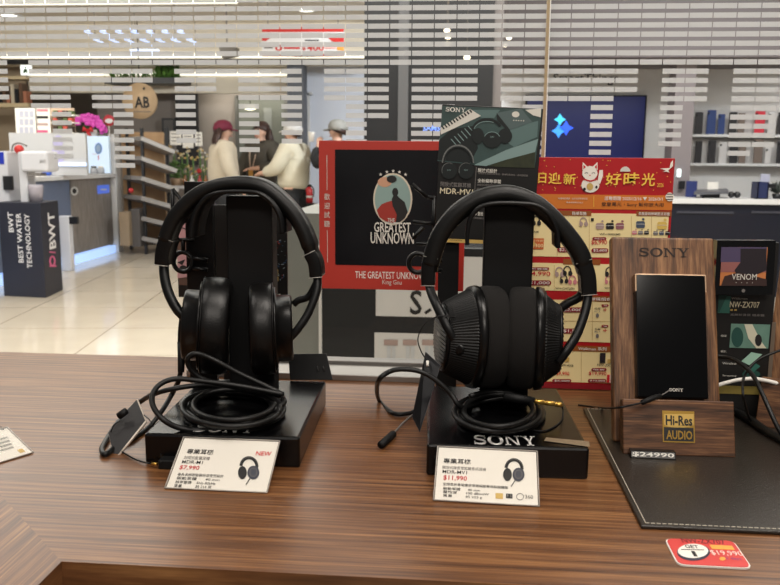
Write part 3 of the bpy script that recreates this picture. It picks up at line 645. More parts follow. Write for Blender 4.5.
# ------------------------------------------------------------------ dark product sign hidden behind the left headphones
pl = vplane(1.2)
t = thing('product_sign', 'dark product sign with pink edge mostly hidden behind the left headphones', 'sign', atz(232, 372, TOP))
b = MB(); pl.rect(b, 177.5, 205, 287.5, 298, mat('sign_dark', (20, 19, 18), .4), .002, .004); b.build('board', t, .0005)
b = MB(); b.box(at(222, 300, 1.206).x, at(240, 300, 1.206).x, 1.206, 1.216, TOP, at(230, 290, 1.206).z, M_blackm); b.build('post', t)
b = MB(); pk = mat('pink_print', (206, 160, 160), .5, var=(60, (176, 128, 134)))
pl.rect(b, 178, 206, 197, 285, mat('brown_print', (96, 72, 62), .5), .0026); pl.poly(b, [(178, 222), (195, 215), (195, 240), (178, 238)], pk, .003); pl.poly(b, [(178, 252), (195, 252), (195, 276), (178, 278)], pk, .003)
pl.strip(b, [(179, 226), (194, 232)], 1, M_ink, .0034); pl.ell(b, 184, 268, 4, 3, M_ink, .0034, 10); pl.poly(b, [(178, 262), (186, 259), (183, 265)], M_ink, .0034)
rnd = random.Random(3)
for i in range(34):
    x, y = 275 + rnd.random() * 11.5, 240 + rnd.random() * 40
    pl.strip(b, [(x, y), (x + rnd.uniform(-2, 3), y + rnd.uniform(-1.5, 1.5))], .6, rnd.choice([mat('speck_red', (150, 60, 50), .5), mat('speck_blue', (60, 86, 120), .5), mat('speck_pale', (150, 160, 165), .5)]), .0028)
b.build('picture', t, label='picture with pink shapes and coloured specks')
b = MB(); pl.text(b, 'MDR-M1', 275, 293.5, 281, 295.5, M_white, .0028, .02); pl.text(b, '監', 276, 269, 279, 274, M_goldink, .0028); pl.text(b, '聽', 276, 276, 279, 281, M_goldink, .0028); b.build('lettering', t)

# ------------------------------------------------------------------ red new-year price sign
pl = vplane(1.252)
t = thing('price_board', 'red new year promotion board with cream rows of product prices beside the right headphones', 'sign', atz(590, 388, TOP))
b = MB(); pl.rect(b, 503, 157.5, 667.5, 389, mat('promo_red', (186, 28, 34), .4, var=(30, (172, 22, 28))), .002, .005); b.build('board', t, .0006)
b = MB(); cr = mat('promo_cream', (246, 226, 168), .45); orr = mat('promo_orange', (214, 122, 44), .45); dr = mat('promo_dark_red', (140, 20, 34), .45); br = mat('promo_brown', (150, 84, 34), .45)
pl.rect(b, 505, 194.5, 672, 209, orr, .0026)
for y0, y1 in ((213, 257), (263.5, 291), (300, 341.5), (350, 382)): pl.rect(b, 505, y0, 670 - (y1 - 220) * .075, y1, cr, .0026)
pl.rect(b, 505, 383.5, 657, 388.5, dr, .0026)
sepm = mat('promo_sep', (206, 176, 120), .5)
for x, y0, y1 in ((589, 216, 256), (631, 216, 256), (651, 216, 256), (554, 265, 290), (592, 265, 290), (592, 302, 340), (581, 352, 381), (618, 352, 381), (557, 216, 256)): pl.strip(b, [(x, y0), (x, y1)], .5, sepm, .003)
pl.strip(b, [(560, 320.5), (671, 322)], .5, sepm, .003)
for x0, y0, x1, y1 in ((545, 210.5, 591, 215.5), (636, 211, 671, 216), (563, 259, 600, 264.5), (572, 295.5, 616, 301), (566, 345.5, 612, 351)): pl.rect(b, x0, y0, x1, y1, br, .0032)
b.build('price_rows', t, label='cream price rows and orange band')
b = MB(); yl = mat('promo_yellow', (250, 208, 84), .45)
pl.text(b, '日', 538, 173, 546, 183, yl, .004, .03); pl.text(b, '迎', 548, 172.5, 561.5, 184, yl, .004, .03); pl.text(b, '新', 563, 173.5, 575.5, 184.5, yl, .004, .03)
pl.text(b, '好', 605, 173, 621, 185, yl, .004, .03); pl.text(b, '時', 623, 172.5, 639, 186, yl, .004, .03); pl.text(b, '光', 641, 173, 654.5, 186, yl, .004, .03); pl.text(b, '2026', 656.5, 183, 663, 187, yl, .004)
for i in range(46):
    x, y = rnd.uniform(538, 672), rnd.uniform(159, 191)
    pl.ell(b, x, y, .5, .45, yl, .0027, 6)
pl.text(b, '活動期間 2025/12/16 ▼ 2026/3/1', 604, 196.4, 662, 200.6, M_white, .0036, .012)
pl.text(b, '登登萬元・Sony 幫你放大用', 601, 202.3, 663, 206.8, M_ink, .0036, .012)
pl.text(b, '新春限定優惠・出示本頁即享折扣', 558, 197.5, 587, 199.5, wp, .0036); pl.text(b, '數量有限售完為止', 566, 201.5, 583, 203.2, wp, .0036)
pl.strip(b, [(593.5, 196), (593.3, 207)], .5, yl, .0034)
b.build('headline_lettering', t, label='yellow headline lettering')
# white cat ornament, fan and birds printed on the header
b = MB(); M_catw = mat('cat_white', (246, 238, 226), .5)
pl.ell(b, 590, 185, 9, 7.5, M_catw, .0036); pl.ell(b, 589.5, 173, 7.6, 7, M_catw, .0038); pl.poly(b, [(582, 170), (582.3, 162), (587.5, 167)], M_catw, .0037); pl.poly(b, [(592, 167), (597, 162), (597.3, 170)], M_catw, .0037)
pl.poly(b, [(597, 182), (599, 170), (602.5, 170), (602.5, 176), (599.5, 184)], M_catw, .0039); pl.poly(b, [(583, 164.5), (585.5, 167), (583, 169)], M_redink, .0041); pl.poly(b, [(594, 167), (596.3, 164.5), (596.4, 169)], M_redink, .0041)
for x in (586, 593): pl.arc(b, x, 173.6, 1.5, 1.2, .5, M_ink, .0042, 0, 180, 8)
pl.ell(b, 589.6, 175.4, .7, .5, M_redink, .0042, 8); pl.strip(b, [(582.8, 179), (590, 181.2), (596.5, 179)], 1.4, M_redink, .0042); pl.ell(b, 589.5, 186.5, 3.3, 3.6, M_goldink, .0043, 14)
pl.ell(b, 584, 189, 1.4, 1.6, M_ink, .0042, 10); pl.ell(b, 596, 187, 1.2, 1.5, M_ink, .0042, 10)
b.build('cat_print', t, label='white lucky cat print'); b = MB()
pl.poly(b, [(619.5, 171.5)] + [(624.8 + 5.4 * math.cos(rad(a)), 172.5 - 6 * math.sin(rad(a))) for a in range(10, 171, 16)], wp, .0037)
b.build('fan_print', t, label='pale folding fan print'); b = MB()
pl.poly(b, [(659.5, 168.5), (667, 171), (672.5, 166), (672.3, 160), (670, 163), (669, 168)], M_catw, .0037); pl.poly(b, [(662, 172), (667, 169.5), (669, 172.5), (665, 171.5)], M_catw, .0039)
b.build('crane_print', t, label='white crane print'); b = MB()
pl.ell(b, 669, 196.8, 4.2, 4.4, M_catw, .004, 16)
for k in range(3): pl.strip(b, [(665.6, 194 + k * 2.6), (672.4, 194 + k * 2.6)], .8, M_ink, .0043)
b.build('seal_print', t, label='round white seal print')
b = MB()
def pill(x0, y0, x1, y1, txt, m, tm=M_white):
    r = (y1 - y0) / 2; pl.poly(b, [(x0 + r + r * math.cos(rad(a)), (y0 + y1) / 2 - r * math.sin(rad(a))) for a in range(90, 271, 30)] + [(x1 - r + r * math.cos(rad(a)), (y0 + y1) / 2 - r * math.sin(rad(a))) for a in range(-90, 91, 30)], m, .0036)
    pl.text(b, txt, x0 + 2, y0 + .8, x1 - 1.6, y1 - .7, tm, .0042, .01)
def buds(x, y, m, s=1):
    pl.poly(b, [(x - 4 * s, y - 2 * s), (x - 3 * s, y - 3.2 * s), (x + 3 * s, y - 3.2 * s), (x + 4 * s, y - 2 * s), (x + 4 * s, y + 2 * s), (x + 3 * s, y + 3 * s), (x - 3 * s, y + 3 * s), (x - 4 * s, y + 2 * s)], m, .0036)
    pl.ell(b, x + 2.5 * s, y - 5 * s, 1.3 * s, 1 * s, m, .0036, 8)
    pl.strip(b, [(x - 4 * s, y - .6), (x + 4 * s, y - .6)], .35, M_white, .004)
def cans(x, y, m, s=1):
    pl.arc(b, x, y, 3.6 * s, 5 * s, 1.3 * s, m, .0036, -10, 190, 12); pl.ell(b, x - 2.4 * s, y + 2 * s, 2 * s, 2.8 * s, m, .0038, 10); pl.ell(b, x + 3 * s, y + 2 * s, 2.2 * s, 2.8 * s, m, .0038, 10)
pkc = mat('p_silver', (176, 152, 146), .5); pbk = M_ink; ppk = mat('p_pink', (196, 128, 122), .5); ppr = mat('p_mauve', (150, 96, 104), .5); pbl = mat('p_blue', (72, 84, 104), .5); pyl = mat('p_yellow', (222, 188, 96), .5); pmt = mat('p_rose', (208, 128, 136), .5)
pl.rect(b, 590.6, 218, 593.5, 221, M_ink, .0036)
buds(599.5, 226, pkc); buds(609.5, 226, pbk); buds(619.5, 226, ppr); pl.text(b, 'WF-1000XM5', 599, 233, 620, 235, M_ink, .0036, .01)
pill(592, 237, 606, 239.8, '新品上市', dr); pl.text(b, '$6,990', 591, 239.6, 606.5, 245, M_redink, .0036, .02); pill(591, 248, 608, 252.4, '$2,000', dr)
buds(640, 224.5, pbl, 1.1); buds(661.5, 225.5, pyl, 1.2)
for k, m in enumerate((pmt, M_greyink, M_ink)): buds(634 + k * 6, 232.5, m, .6); buds(655 + k * 6, 233, (M_greyink, pbl, M_ink)[k], .6)
pl.text(b, '多款音效降噪藍牙耳機', 638, 212, 669, 215.3, M_white, .0038, .01); pl.text(b, '降噪耳機', 572, 211.5, 586, 215, M_white, .0038, .01)
cans(536, 221, pbk, .95); pl.text(b, 'WH-1000XM6', 528.5, 230.5, 538.5, 232.5, M_ink, .0036, .01); pl.rect(b, 526, 238, 543.5, 249, mat('p_orange', (208, 104, 52), .5), .0034); pl.text(b, '$300', 531.5, 243.5, 543, 247.7, cr, .004, .01); pl.text(b, '多件折', 532.5, 239.5, 543, 241.7, cr, .004)
pl.text(b, '5,990', 558, 238.7, 571, 244, M_redink, .0036, .02); pill(557, 247, 575, 252, '$2,500', dr); pl.text(b, 'WH-XB', 562, 230.5, 574, 232.6, M_ink, .0036); pl.rect(b, 578, 239, 582, 250, dr, .0034); pl.rect(b, 578.7, 240, 581.3, 249, cr, .0037); cans(583, 222, pkc, .9)
pl.text(b, '$4,990', 527, 271, 550, 276, M_redink, .0036, .02); pill(527, 280, 551, 285, '$1,000', dr); pl.text(b, '藍牙耳機', 574, 260.3, 590, 263.7, M_white, .0038, .01); pill(529, 267, 549, 270, '新春價', dr)
cans(559, 272, pkc); cans(567, 271, M_ink); cans(563.5, 279, M_ink, .9); cans(572, 280, pmt, .9); pl.text(b, 'WH-CH720N', 555, 287, 574, 289.2, M_ink, .0036, .01)
pl.text(b, '$3,790', 577, 271.5, 590, 276.5, M_redink, .0036, .02); pill(577, 279, 590, 284.5, '$500', dr); pill(579, 267.5, 590, 270.3, '特價', dr)
cans(609, 272, M_ink); cans(616, 272, pbl); cans(608, 280, pmt, .8); cans(616, 280, pyl, .8); pl.text(b, 'WH-CH520', 604, 286.5, 618, 288.6, M_ink, .0036, .01)
pill(561, 307, 583, 311.8, '$2,000', dr); pill(561, 328, 583, 333, '$1,500', dr); pl.text(b, '超值組合', 590, 297, 611, 300.2, M_white, .0038, .01)
for y in (307, 327.5):
    pill(601, y - 3, 608, y - .6, '加購', dr); pl.text(b, '音箱', 594, y, 600, y + 2, M_ink, .0036); pl.text(b, '+', 603, y + .6, 606.5, y + 4, M_redink, .0036, .02); pl.text(b, '耳機', 609.5, y, 614, y + 2, M_ink, .0036); pl.ell(b, 597, y + 8, 1.6, 2.2, M_greyink, .0036, 10); pl.ell(b, 611.5, y + 8.5, 1.6, 2.2, pmt, .0036, 10); pl.text(b, 'SRS-X', 594, y + 3, 600, y + 4.6, M_greyink, .0036)
pl.text(b, 'Walkman 系列', 578, 346.4, 606, 350, M_white, .0038, .01)
pl.rect(b, 599.5, 352.5, 605, 362.5, M_ink, .0036); pl.rect(b, 600.1, 353.2, 604.4, 360, mat('p_screen', (52, 46, 52), .3), .004); pl.rect(b, 607, 358.8, 612, 362.4, M_goldink, .0036); pl.rect(b, 563, 357, 569, 361, M_goldink, .0036)
pl.text(b, 'NW-ZX707', 597, 363.4, 615, 365.8, M_ink, .0036, .01); pl.text(b, 'NW-A306', 561, 363.4, 573, 365.8, M_ink, .0036, .01)
pill(591, 367.5, 606, 370.4, '限量', dr); pl.text(b, '$19,990', 588.5, 371, 606, 375.2, M_redink, .0036, .02); pill(587.5, 378.4, 606, 381.8, '$10,000', dr); pl.text(b, '$9,990', 556, 371, 569, 375.2, M_redink, .0036, .02); pill(552, 378.4, 571, 381.8, '$5,000', dr)
pl.rect(b, 606.5, 374, 613, 382, mat('p_gift', (214, 34, 44), .5), .0044); pl.strip(b, [(609.6, 374), (609.4, 382)], .8, M_white, .0047)
b.build('price_print', t, label='printed earphones, prices and badges')

# ------------------------------------------------------------------ leather mat
M_leather = mat('mat_leather', (34, 29, 25), .34, bump=(420, .3), var=(9, (46, 40, 34)))
mt = thing('desk_mat', 'black leather mat with white edge stitching under the wooden stands', 'mat', (.45, .96, TOP))
b = MB(); x0, x1, y0, y1 = .181, .72, .763, 1.145; ZM = TOP + .004
b.box(x0, x1, y0, y1, TOP, ZM, M_leather); b.build('leather', mt, .0016, 3)
b = MB(); st = mat('stitch_thread', (206, 198, 182), .7); i = 5e-3
k = x0 + i
while k < x1 - i: b.box(k, k + .0038, y0 + i, y0 + i + .0008, ZM, ZM + .0005, st); b.box(k, k + .0038, y1 - i, y1 - i + .0008, ZM, ZM + .0005, st); k += .0054
k = y0 + i
while k < y1 - i: b.box(x0 + i, x0 + i + .0008, k, k + .0038, ZM, ZM + .0005, st); k += .0054
b.build('stitching', mt, label='white thread stitching')

# ------------------------------------------------------------------ wooden player stands
LEAN = rad(18)
def wood_stand(label, plabel, ox, oy, yaw, detail=True):
    U = Vector((math.cos(yaw), math.sin(yaw), 0)); Wd = Vector((-math.sin(yaw), math.cos(yaw), 0)); V = Wd * math.sin(LEAN) + Vector((0, 0, math.cos(LEAN)))
    O = Vector((ox, oy, ZM)); t = thing('player_stand', label, 'stand', O + U * .06)
    fp = Plane(O, U, V)
    Wf, Hf = .1315, .066
    b = MB(); b.slab([fp.p(0, 0), fp.p(Wf, 0), fp.p(Wf, Hf), fp.p(0, Hf)], fp.N, .018, M_walnutx); b.build('front_block', t, .0012)
    pp = Plane(O + Wd * .040, U, V)
    b = MB(); b.slab([pp.p(-.0035, .001), pp.p(.1285, .001), pp.p(.1265, .263), pp.p(-.0035, .263)], pp.N, .017, M_walnut); b.build('back_panel', t, .003, 3)
    b = MB(); lo = O + Wd * .012
    q = Plane(O + Wd * .0395, U, V); b.slab([q.p(.004, .002), q.p(.118, .002), q.p(.118, .05), q.p(.004, .05)], q.N, .018, M_walnutx); b.build('ledge', t)
    return t, fp, pp, U, V
o = atz(623.4, 454, ZM)
ws, fp, pp, U, V = wood_stand('walnut stand engraved on its tall back panel with a gold badge in front', '', o.x, o.y, rad(1))
b = MB(); eng = mat('engraved_brown', (40, 26, 18), .7); pp.sony(b, 638.7, 248, 689, 257, eng, .0006); b.build('engraved_lettering', ws, label='dark engraved SONY lettering')
b = MB(); fp.rect(b, 662.5, 411, 694.5, 442.5, M_gold, .0006, .0005); bd = b.build('badge', ws, label='gold and black square badge')
b = MB(); fp.rect(b, 663.8, 427.5, 693.4, 441.2, M_ink, .001); b.build('dark_half', bd)
b = MB(); fp.poly(b, [(664, 414), (693.4, 414), (693.4, 426)] + [(679 + 14.6 * math.cos(rad(a)), 424.5 - 0 + 3.2 * math.sin(rad(a))) for a in range(0, 181, 20)] + [(664, 426)], mat('badge_gold_light', (238, 198, 112), .3, .6), .0009)
fp.text(b, 'Hi-Res', 665.5, 415.5, 692, 425.5, M_ink, .0013, .05); fp.text(b, 'AUDIO', 666, 430.5, 692, 439.5, M_gold, .0013, .05); b.build('badge_lettering', bd)
# player
pf = Plane(pp.O + pp.N * .015, pp.U, pp.V)
pt = thing('music_player', 'black portable music player standing upright in the walnut stand', 'music player', pf.px(676, 396))
b = MB(); u0, v0, u1, v1 = pf.span(636.6, 274.5, 707, 398); v0 = max(v0, .054)
b.slab([pf.p(u0, v0), pf.p(u1, v0), pf.p(u1, v1), pf.p(u0, v1)], pf.N, .0145, mat('player_body', (30, 28, 27), .35, .6)); b.build('body', pt, .0015)
b = MB(); e = .0014; b.slab([pf.p(u0 + e, v0 + e, .0006), pf.p(u1 - e, v0 + e, .0006), pf.p(u1 - e, v1 - e, .0006), pf.p(u0 + e, v1 - e, .0006)], pf.N, .0006, mat('screen_glass', (4, 4, 5), .12, spec=.3)); b.build('screen', pt)
b = MB(); pf.sony(b, 669, 388.3, 683, 391.5, wp, .001); b.build('logo_lettering', pt)
b = MB(); g2 = mat('player_gold', (176, 148, 122), .4, .8)
b.slab([pf.p(u0, v1 - .001, .0008), pf.p(u1, v1 - .001, .0008), pf.p(u1, v1 + .0003, .0005), pf.p(u0, v1 + .0003, .0005)], pf.N, .014, g2)
for ua, ub in ((u0 - .0007, u0 + .0007), (u1 - .0007, u1 + .0007)): b.slab([pf.p(ua, v1 - .022, .0008), pf.p(ub, v1 - .022, .0008), pf.p(ub, v1, .0008), pf.p(ua, v1, .0008)], pf.N, .013, g2)
b.build('metal_trim', pt, label='pale gold metal corner trim')
o2 = atz(755, 425, ZM)
wood_stand('second walnut stand cut by the right edge beside the player sign', '', o2.x, o2.y, rad(-30))
# player sign
pl = vplane(1.13)
t = thing('player_sign', 'narrow dark sign with teal pictures standing right of the walnut stand', 'sign', at(745, 395, 1.13))
b = MB(); u0, v0, u1, v1 = pl.span(710, 242, 773, 395); v0 = ZM - pl.O.z
b.slab([pl.p(u0, v0), pl.p(u1, v0), pl.p(u1, v1), pl.p(u0, v1)], pl.N, .004, mat('sign_dark2', (26, 25, 24), .4)); b.build('board', t)
b = MB(); tl = mat('print_teal', (62, 122, 108), .5, var=(60, (44, 100, 88))); tp_ = mat('print_mint', (160, 200, 180), .5)
pl.rect(b, 718, 296, 730, 313, tl, .001); pl.poly(b, [(718, 295), (727, 295), (719, 312), (718, 312)], mat('print_dark_teal', (36, 78, 70), .5), .0014)
pl.rect(b, 730, 324, 769, 348, mat('print_mint_grey', (120, 158, 142), .5, var=(50, (84, 120, 106))), .001); pl.ell(b, 737, 337, 6, 10, mat('print_dark_teal', (36, 78, 70), .5), .0014); pl.poly(b, [(744, 324), (752, 324), (760, 340), (766, 348), (756, 348), (748, 338)], mat('print_bone', (214, 210, 186), .5), .0014); pl.ell(b, 758, 340, 3.5, 6, M_ink, .0017, 12)
pl.poly(b, [(741, 361), (751, 352), (762, 354), (749, 365)], tp_, .0014); pl.poly(b, [(744, 371), (754, 362), (760, 366), (750, 375)], tl, .0012); pl.ell(b, 751, 374, 9, 4, mat('print_dark_teal', (36, 78, 70), .5), .0010)
pl.rect(b, 718, 386, 769, 394, mat('print_olive_gold', (150, 130, 60), .5, var=(60, (90, 84, 44))), .001); pl.rect(b, 769.5, 322, 773.5, 380, mat('print_taupe', (110, 96, 82), .5), .001)
b.build('picture', t, label='teal and bone pictures')
b = MB(); pl.text(b, 'Walkman', 731, 297.3, 747, 299.2, wp, .0016); pl.text(b, 'NW-ZX707', 729.5, 301.5, 759, 307.5, mat('name_print', (226, 214, 182), .5), .0016, .015); pl.rect(b, 730, 309, 732.4, 310.6, M_goldink, .0016); pl.rect(b, 734, 309, 736.4, 310.6, M_goldink, .0016); pl.text(b, '高解析音質 隨身聽', 730, 313.5, 764, 316, M_greyink, .0016, .01)
for i, (y, s_) in enumerate(((334.5, '音質升級'), (350, '續航持久'), (362, 'Wireless'), (374.5, 'Streaming'))): pl.text(b, s_, 720.5 if i < 2 else 722, y, 726 if i < 2 else 736, y + 2.2, wp, .0016)
b.build('lettering', t)
pc = Plane((0, 1.112, 0), (1, 0, .014), (-.014, 0, 1))
t = thing('film_card', 'black framed film title card with dusk picture fixed on top of the player sign', 'card', pc.px(745, 293))
b = MB(); pc.rect(b, 715.5, 240.5, 774, 294.5, M_blackg, .001, .016); b.build('card', t)
b = MB(); pc.rect(b, 720.5, 247, 766, 285.5, mat('dusk_orange', (206, 128, 76), .4), .0016); pc.rect(b, 720.5, 247, 766, 262, mat('dusk_violet', (84, 74, 104), .4), .0019); pc.rect(b, 720.5, 262, 766, 272, mat('dusk_rose', (156, 100, 96), .4), .0019)
pc.poly(b, [(740, 248.5), (766, 248.5), (766, 270), (752, 276), (738, 279), (734, 270), (740, 262)], mat('rock_print', (44, 38, 44), .4), .0022); pc.poly(b, [(720.5, 285.5), (724, 276), (738, 272), (766, 279), (766, 285.5)], mat('rock_print2', (62, 44, 42), .4), .0024); b.build('picture', t, label='dusk coloured picture')
b = MB(); pc.text(b, 'VENOM', 731, 273.5, 756, 279.5, wp, .003, .01); pc.text(b, '·  ·  ·  ·', 735, 282, 752, 282.8, wp, .003); pc.ell(b, 743, 290.5, 1.8, 1.8, M_greyink, .0016, 14)
b.build('title_lettering', t)
# ------------------------------------------------------------------ price cards in acrylic holders
M_acr = bpy.data.materials.new('acrylic'); M_acr.use_nodes = True
_nt = M_acr.node_tree; _nt.nodes.remove(_nt.nodes['Principled BSDF']); _o = _nt.nodes['Material Output']
_t = _nt.nodes.new('ShaderNodeBsdfTransparent'); _t.inputs[0].default_value = (.985, .985, .98, 1); _g = _nt.nodes.new('ShaderNodeBsdfGlossy'); _g.inputs['Roughness'].default_value = .05
_lw = _nt.nodes.new('ShaderNodeFresnel'); _lw.inputs[0].default_value = 1.45; _mx = _nt.nodes.new('ShaderNodeMixShader')
one_sided(_nt, _lw, _mx); _nt.links.new(_t.outputs[0], _mx.inputs[1]); _nt.links.new(_g.outputs[0], _mx.inputs[2]); _nt.links.new(_mx.outputs[0], _o.inputs[0])
M_acre = mat('acrylic_edge', (176, 168, 160), .25)
def price_card(label, A, B, theta, Lh):
    U = (B - A); Wd = U.length; U = U.normalized(); Wv = Vector((-U.y, U.x, 0)); V = Wv * math.cos(theta) + Vector((0, 0, math.sin(theta)))
    t = thing('price_card', label, 'price card', (A + B) / 2, 'acrylic price cards on the counter')
    p = Plane(A + Vector((0, 0, .0008)), U, V)
    b = MB(); b.slab([p.p(0, 0), p.p(Wd, 0), p.p(Wd, Lh), p.p(0, Lh)], p.N, .0012, M_paper); pa = b.build('paper', t)
    b = MB(); b.slab([p.p(-.001, 0, .0016), p.p(Wd + .001, 0, .0016), p.p(Wd + .001, Lh + .001, .0016), p.p(-.001, Lh + .001, .0016)], p.N, .0012, M_acr)
    topp = p.p(0, Lh); zt = topp.z - TOP
    back = Wv * (zt * .5)
    b.slab([p.p(0, Lh) - p.N * .002, p.p(Wd, Lh) - p.N * .002, p.p(Wd, Lh) + back * .6 - Vector((0, 0, zt)) , p.p(0, Lh) + back * .6 - Vector((0, 0, zt))], p.N, .0012, M_acr)
    b.build('acrylic_holder', t)
    b = MB()
    for c_ in ([(-.0012, 0), (Wd + .0012, 0)], [(Wd + .0012, 0), (Wd + .0012, Lh + .001)], [(-.0012, Lh + .001), (Wd + .0012, Lh + .001)], [(-.0012, 0), (-.0012, Lh + .001)]):
        b.tube([p.p(c_[0][0], c_[0][1], .0006), p.p(c_[1][0], c_[1][1], .0006)], .0008, M_acre, 5)
    b.build('edge', t)
    return t, p, Wd, pa
def card_cans(b, p, x, y, s):
    p.arc(b, x, y, 8 * s, 9 * s, 3.2 * s, M_ink, .0006, -5, 175, 16); p.ell(b, x - 6.5 * s, y + 6 * s, 4.4 * s, 6.5 * s, M_ink, .0008, 16); p.ell(b, x + 4.5 * s, y + 6 * s, 6 * s, 6.8 * s, mat('card_slate', (62, 64, 76), .5), .0009, 16); p.arc(b, x + 4.5 * s, y + 6 * s, 3.5 * s, 4.2 * s, .6 * s, M_greyink, .0012, 0, 360, 14); p.strip(b, [(x + 1 * s, y + 12 * s), (x - 3 * s, y + 18 * s)], .9 * s, M_ink, .0008)
def rod(p): return p
t, p, Wd, pa = price_card('price card marked NEW in a clear holder before the left headphone stand', atz(166, 489, TOP), atz(266, 493.5, TOP), rad(29), .071)
b = MB()
p.text(b, '專業耳機', 187, 449.5, 214, 454.5, M_ink, .0006, .02); p.text(b, '封閉式監聽耳機', 184, 456.5, 210, 460, M_greyink, .0006, .01); p.text(b, 'MDR-M1', 182, 460.8, 203, 464, M_ink, .0006, .01)
for i, s_ in enumerate(('專為長時間監聽與混音而設計', '驅動單體      40 mm', '頻率響應    5Hz-80kHz', '重量            約 216 克')): p.text(b, s_, 177.5 - i * 1.2, 474 + i * 3.7, (224 - i * 4), 477 + i * 3.75, M_ink, .0006, .008)
b.build('print', pa, label='small dark print')
b = MB(); p.text(b, '$7,990', 179.5, 465.8, 199.5, 470.5, M_redink, .0006, .02); p.text(b, 'NEW', 256, 451.7, 271.5, 456, M_redink, .0006, .03); b.build('red_print', pa, label='red price and NEW')
b = MB(); card_cans(b, p, 249, 467, 1.0); b.build('picture', pa, label='small picture of headphones')
t, p, Wd, pa = price_card('price card showing 11,990 in a clear holder before the right headphone stand', atz(434.5, 501, TOP), atz(538, 507, TOP), rad(30), .071)
b = MB()
p.text(b, '專業耳機', 443.5, 459, 471, 464, M_ink, .0006, .02); p.text(b, '開放式錄音室監聽音訊耳機', 442.5, 467, 486, 470.2, M_greyink, .0006, .01); p.text(b, 'MDR-MV1', 442.5, 470.8, 467, 474, M_ink, .0006, .01)
for i, s_ in enumerate(('空間音訊音場還原準確細膩專業監聽體驗', '驅動單體      40 mm', '靈敏度      100 dB/mW', '重量          約 223 g')): p.text(b, s_, 443, 484.6 + i * 3.6, (508, 480, 489, 482)[i], 487.4 + i * 3.7, M_ink, .0006, .008)
p.text(b, '360', 525, 495.2, 533, 499, M_greyink, .0006, .01); p.arc(b, 520, 497, 3.5, 3.2, .7, M_greyink, .0006)
p.rect(b, 506, 494, 512.5, 498.5, M_ink, .0006); p.text(b, '▯▯', 507, 494.8, 511.5, 497.6, M_paper, .001)
b.build('print', pa, label='small dark print')
b = MB(); p.text(b, '$11,990', 443.3, 476, 467, 481.2, M_redink, .0006, .02); b.build('red_print', pa, label='red price')
b = MB(); p.rect(b, 495.5, 493.5, 503, 499, M_goldink, .0006); card_cans(b, p, 514, 469, 1.0); b.build('picture', pa, label='small picture of headphones')
A, B = atz(-45, 477, TOP), atz(32.5, 453.5, TOP)
t, p, Wd, pa = price_card('price card cut by the left edge, turned on the bare counter', A, B, rad(20), .058)
b = MB(); p.text(b, '$9,990', -18, 428, 6, 434, M_ink, .0006, .01)
for i in range(4): p.text(b, '耳機監聽專用線材音質規格', -30, 441 + i * 3.6, 13 + i * 2, 443.4 + i * 3.5, M_ink, .0006, .008)
p.rect(b, 18, 449, 24.5, 453, M_goldink, .0006); b.build('print', pa, label='small dark print')
# ------------------------------------------------------------------ small labels on the right
tb = Plane(atz(654, 452, ZM), (1, .02, 0), (0, math.sin(rad(35)), math.cos(rad(35))))
b = MB(); q0, q1 = atz(630.5, 458, ZM), atz(676, 460, ZM)
t = thing('price_strip', 'small black and silver number strip on the mat before the walnut stand', 'price tag', (q0 + q1) / 2)
hh = .0085; dp = .012
b.box8([q0, q1, q1 + Vector((0, dp, 0)), q0 + Vector((0, dp, 0)), q0 + Vector((0, .003, hh)), q1 + Vector((0, .003, hh)), q1 + Vector((0, dp, hh)), q0 + Vector((0, dp, hh))], M_blackg); b.build('block', t, .0006)
pz_ = Plane(q0, q1 - q0, (0, .003, hh)); b = MB()
Ls = (q1 - q0).length
b.slab([pz_.p(.001, .0012, .0004), pz_.p(Ls - .001, .0012, .0004), pz_.p(Ls - .001, .0082, .0004), pz_.p(.001, .0082, .0004)], pz_.N, .0003, mat('silver_speckle', (150, 148, 146), .35, .6, var=(900, (30, 30, 30)))); b.build('silver_face', t, label='speckled silver face')
b = MB(); vs, fs = glyphs('$24990', .02); b.add([pz_.p(.002 + a * (Ls - .004), .0018 + c_ * .0058, .0008) for a, c_ in vs], fs, M_white); b.build('digits', t, label='white digits')
# red price tag on the counter
tp2 = Plane((0, 0, TOP + .0022), (1, 0, 0), (0, 1, 0))
q = [tp2.px(664.3, 537.8), tp2.px(733.7, 540.3), tp2.px(752.7, 567.8), tp2.px(677.7, 564)]
t = thing('red_price_tag', 'red rounded price tag with white oval lying on the counter before the mat', 'price tag', (sum(q, Vector()) / 4) - Vector((0, 0, .0022)))
def rounded(q, r):
    out = []
    for i in range(4):
        a, c_, d_ = q[i - 1], q[i], q[(i + 1) % 4]; p0 = c_ + (a - c_).normalized() * r; p1 = c_ + (d_ - c_).normalized() * r
        for k in range(6):
            s_ = k / 5; out.append(p0 * (1 - s_) ** 2 + c_ * 2 * s_ * (1 - s_) + p1 * s_ * s_)
    return out
def prism3(b, pts, z0, z1, m):
    if sum(pts[i].x * pts[(i + 1) % len(pts)].y - pts[(i + 1) % len(pts)].x * pts[i].y for i in range(len(pts))) < 0: pts = pts[::-1]
    prism(b, [(p.x, p.y) for p in pts], z0, z1, m)
b = MB(); prism3(b, rounded(q, .008), TOP, TOP + .0016, M_white); b.build('backing', t, label='white backing')
c_ = sum(q, Vector()) / 4; b = MB(); prism3(b, rounded([c_ + (p - c_) * .965 for p in q], .0075), TOP + .0016, TOP + .0022, mat('tag_red', (214, 62, 58), .4)); b.build('face', t)
b = MB(); tp2.ell(b, 693.5, 552.5, 16.5, 8.4, mat('tag_navy', (40, 34, 60), .4), .0003, 28); tp2.ell(b, 693, 551.5, 15.2, 7.2, M_white, .0006, 28)
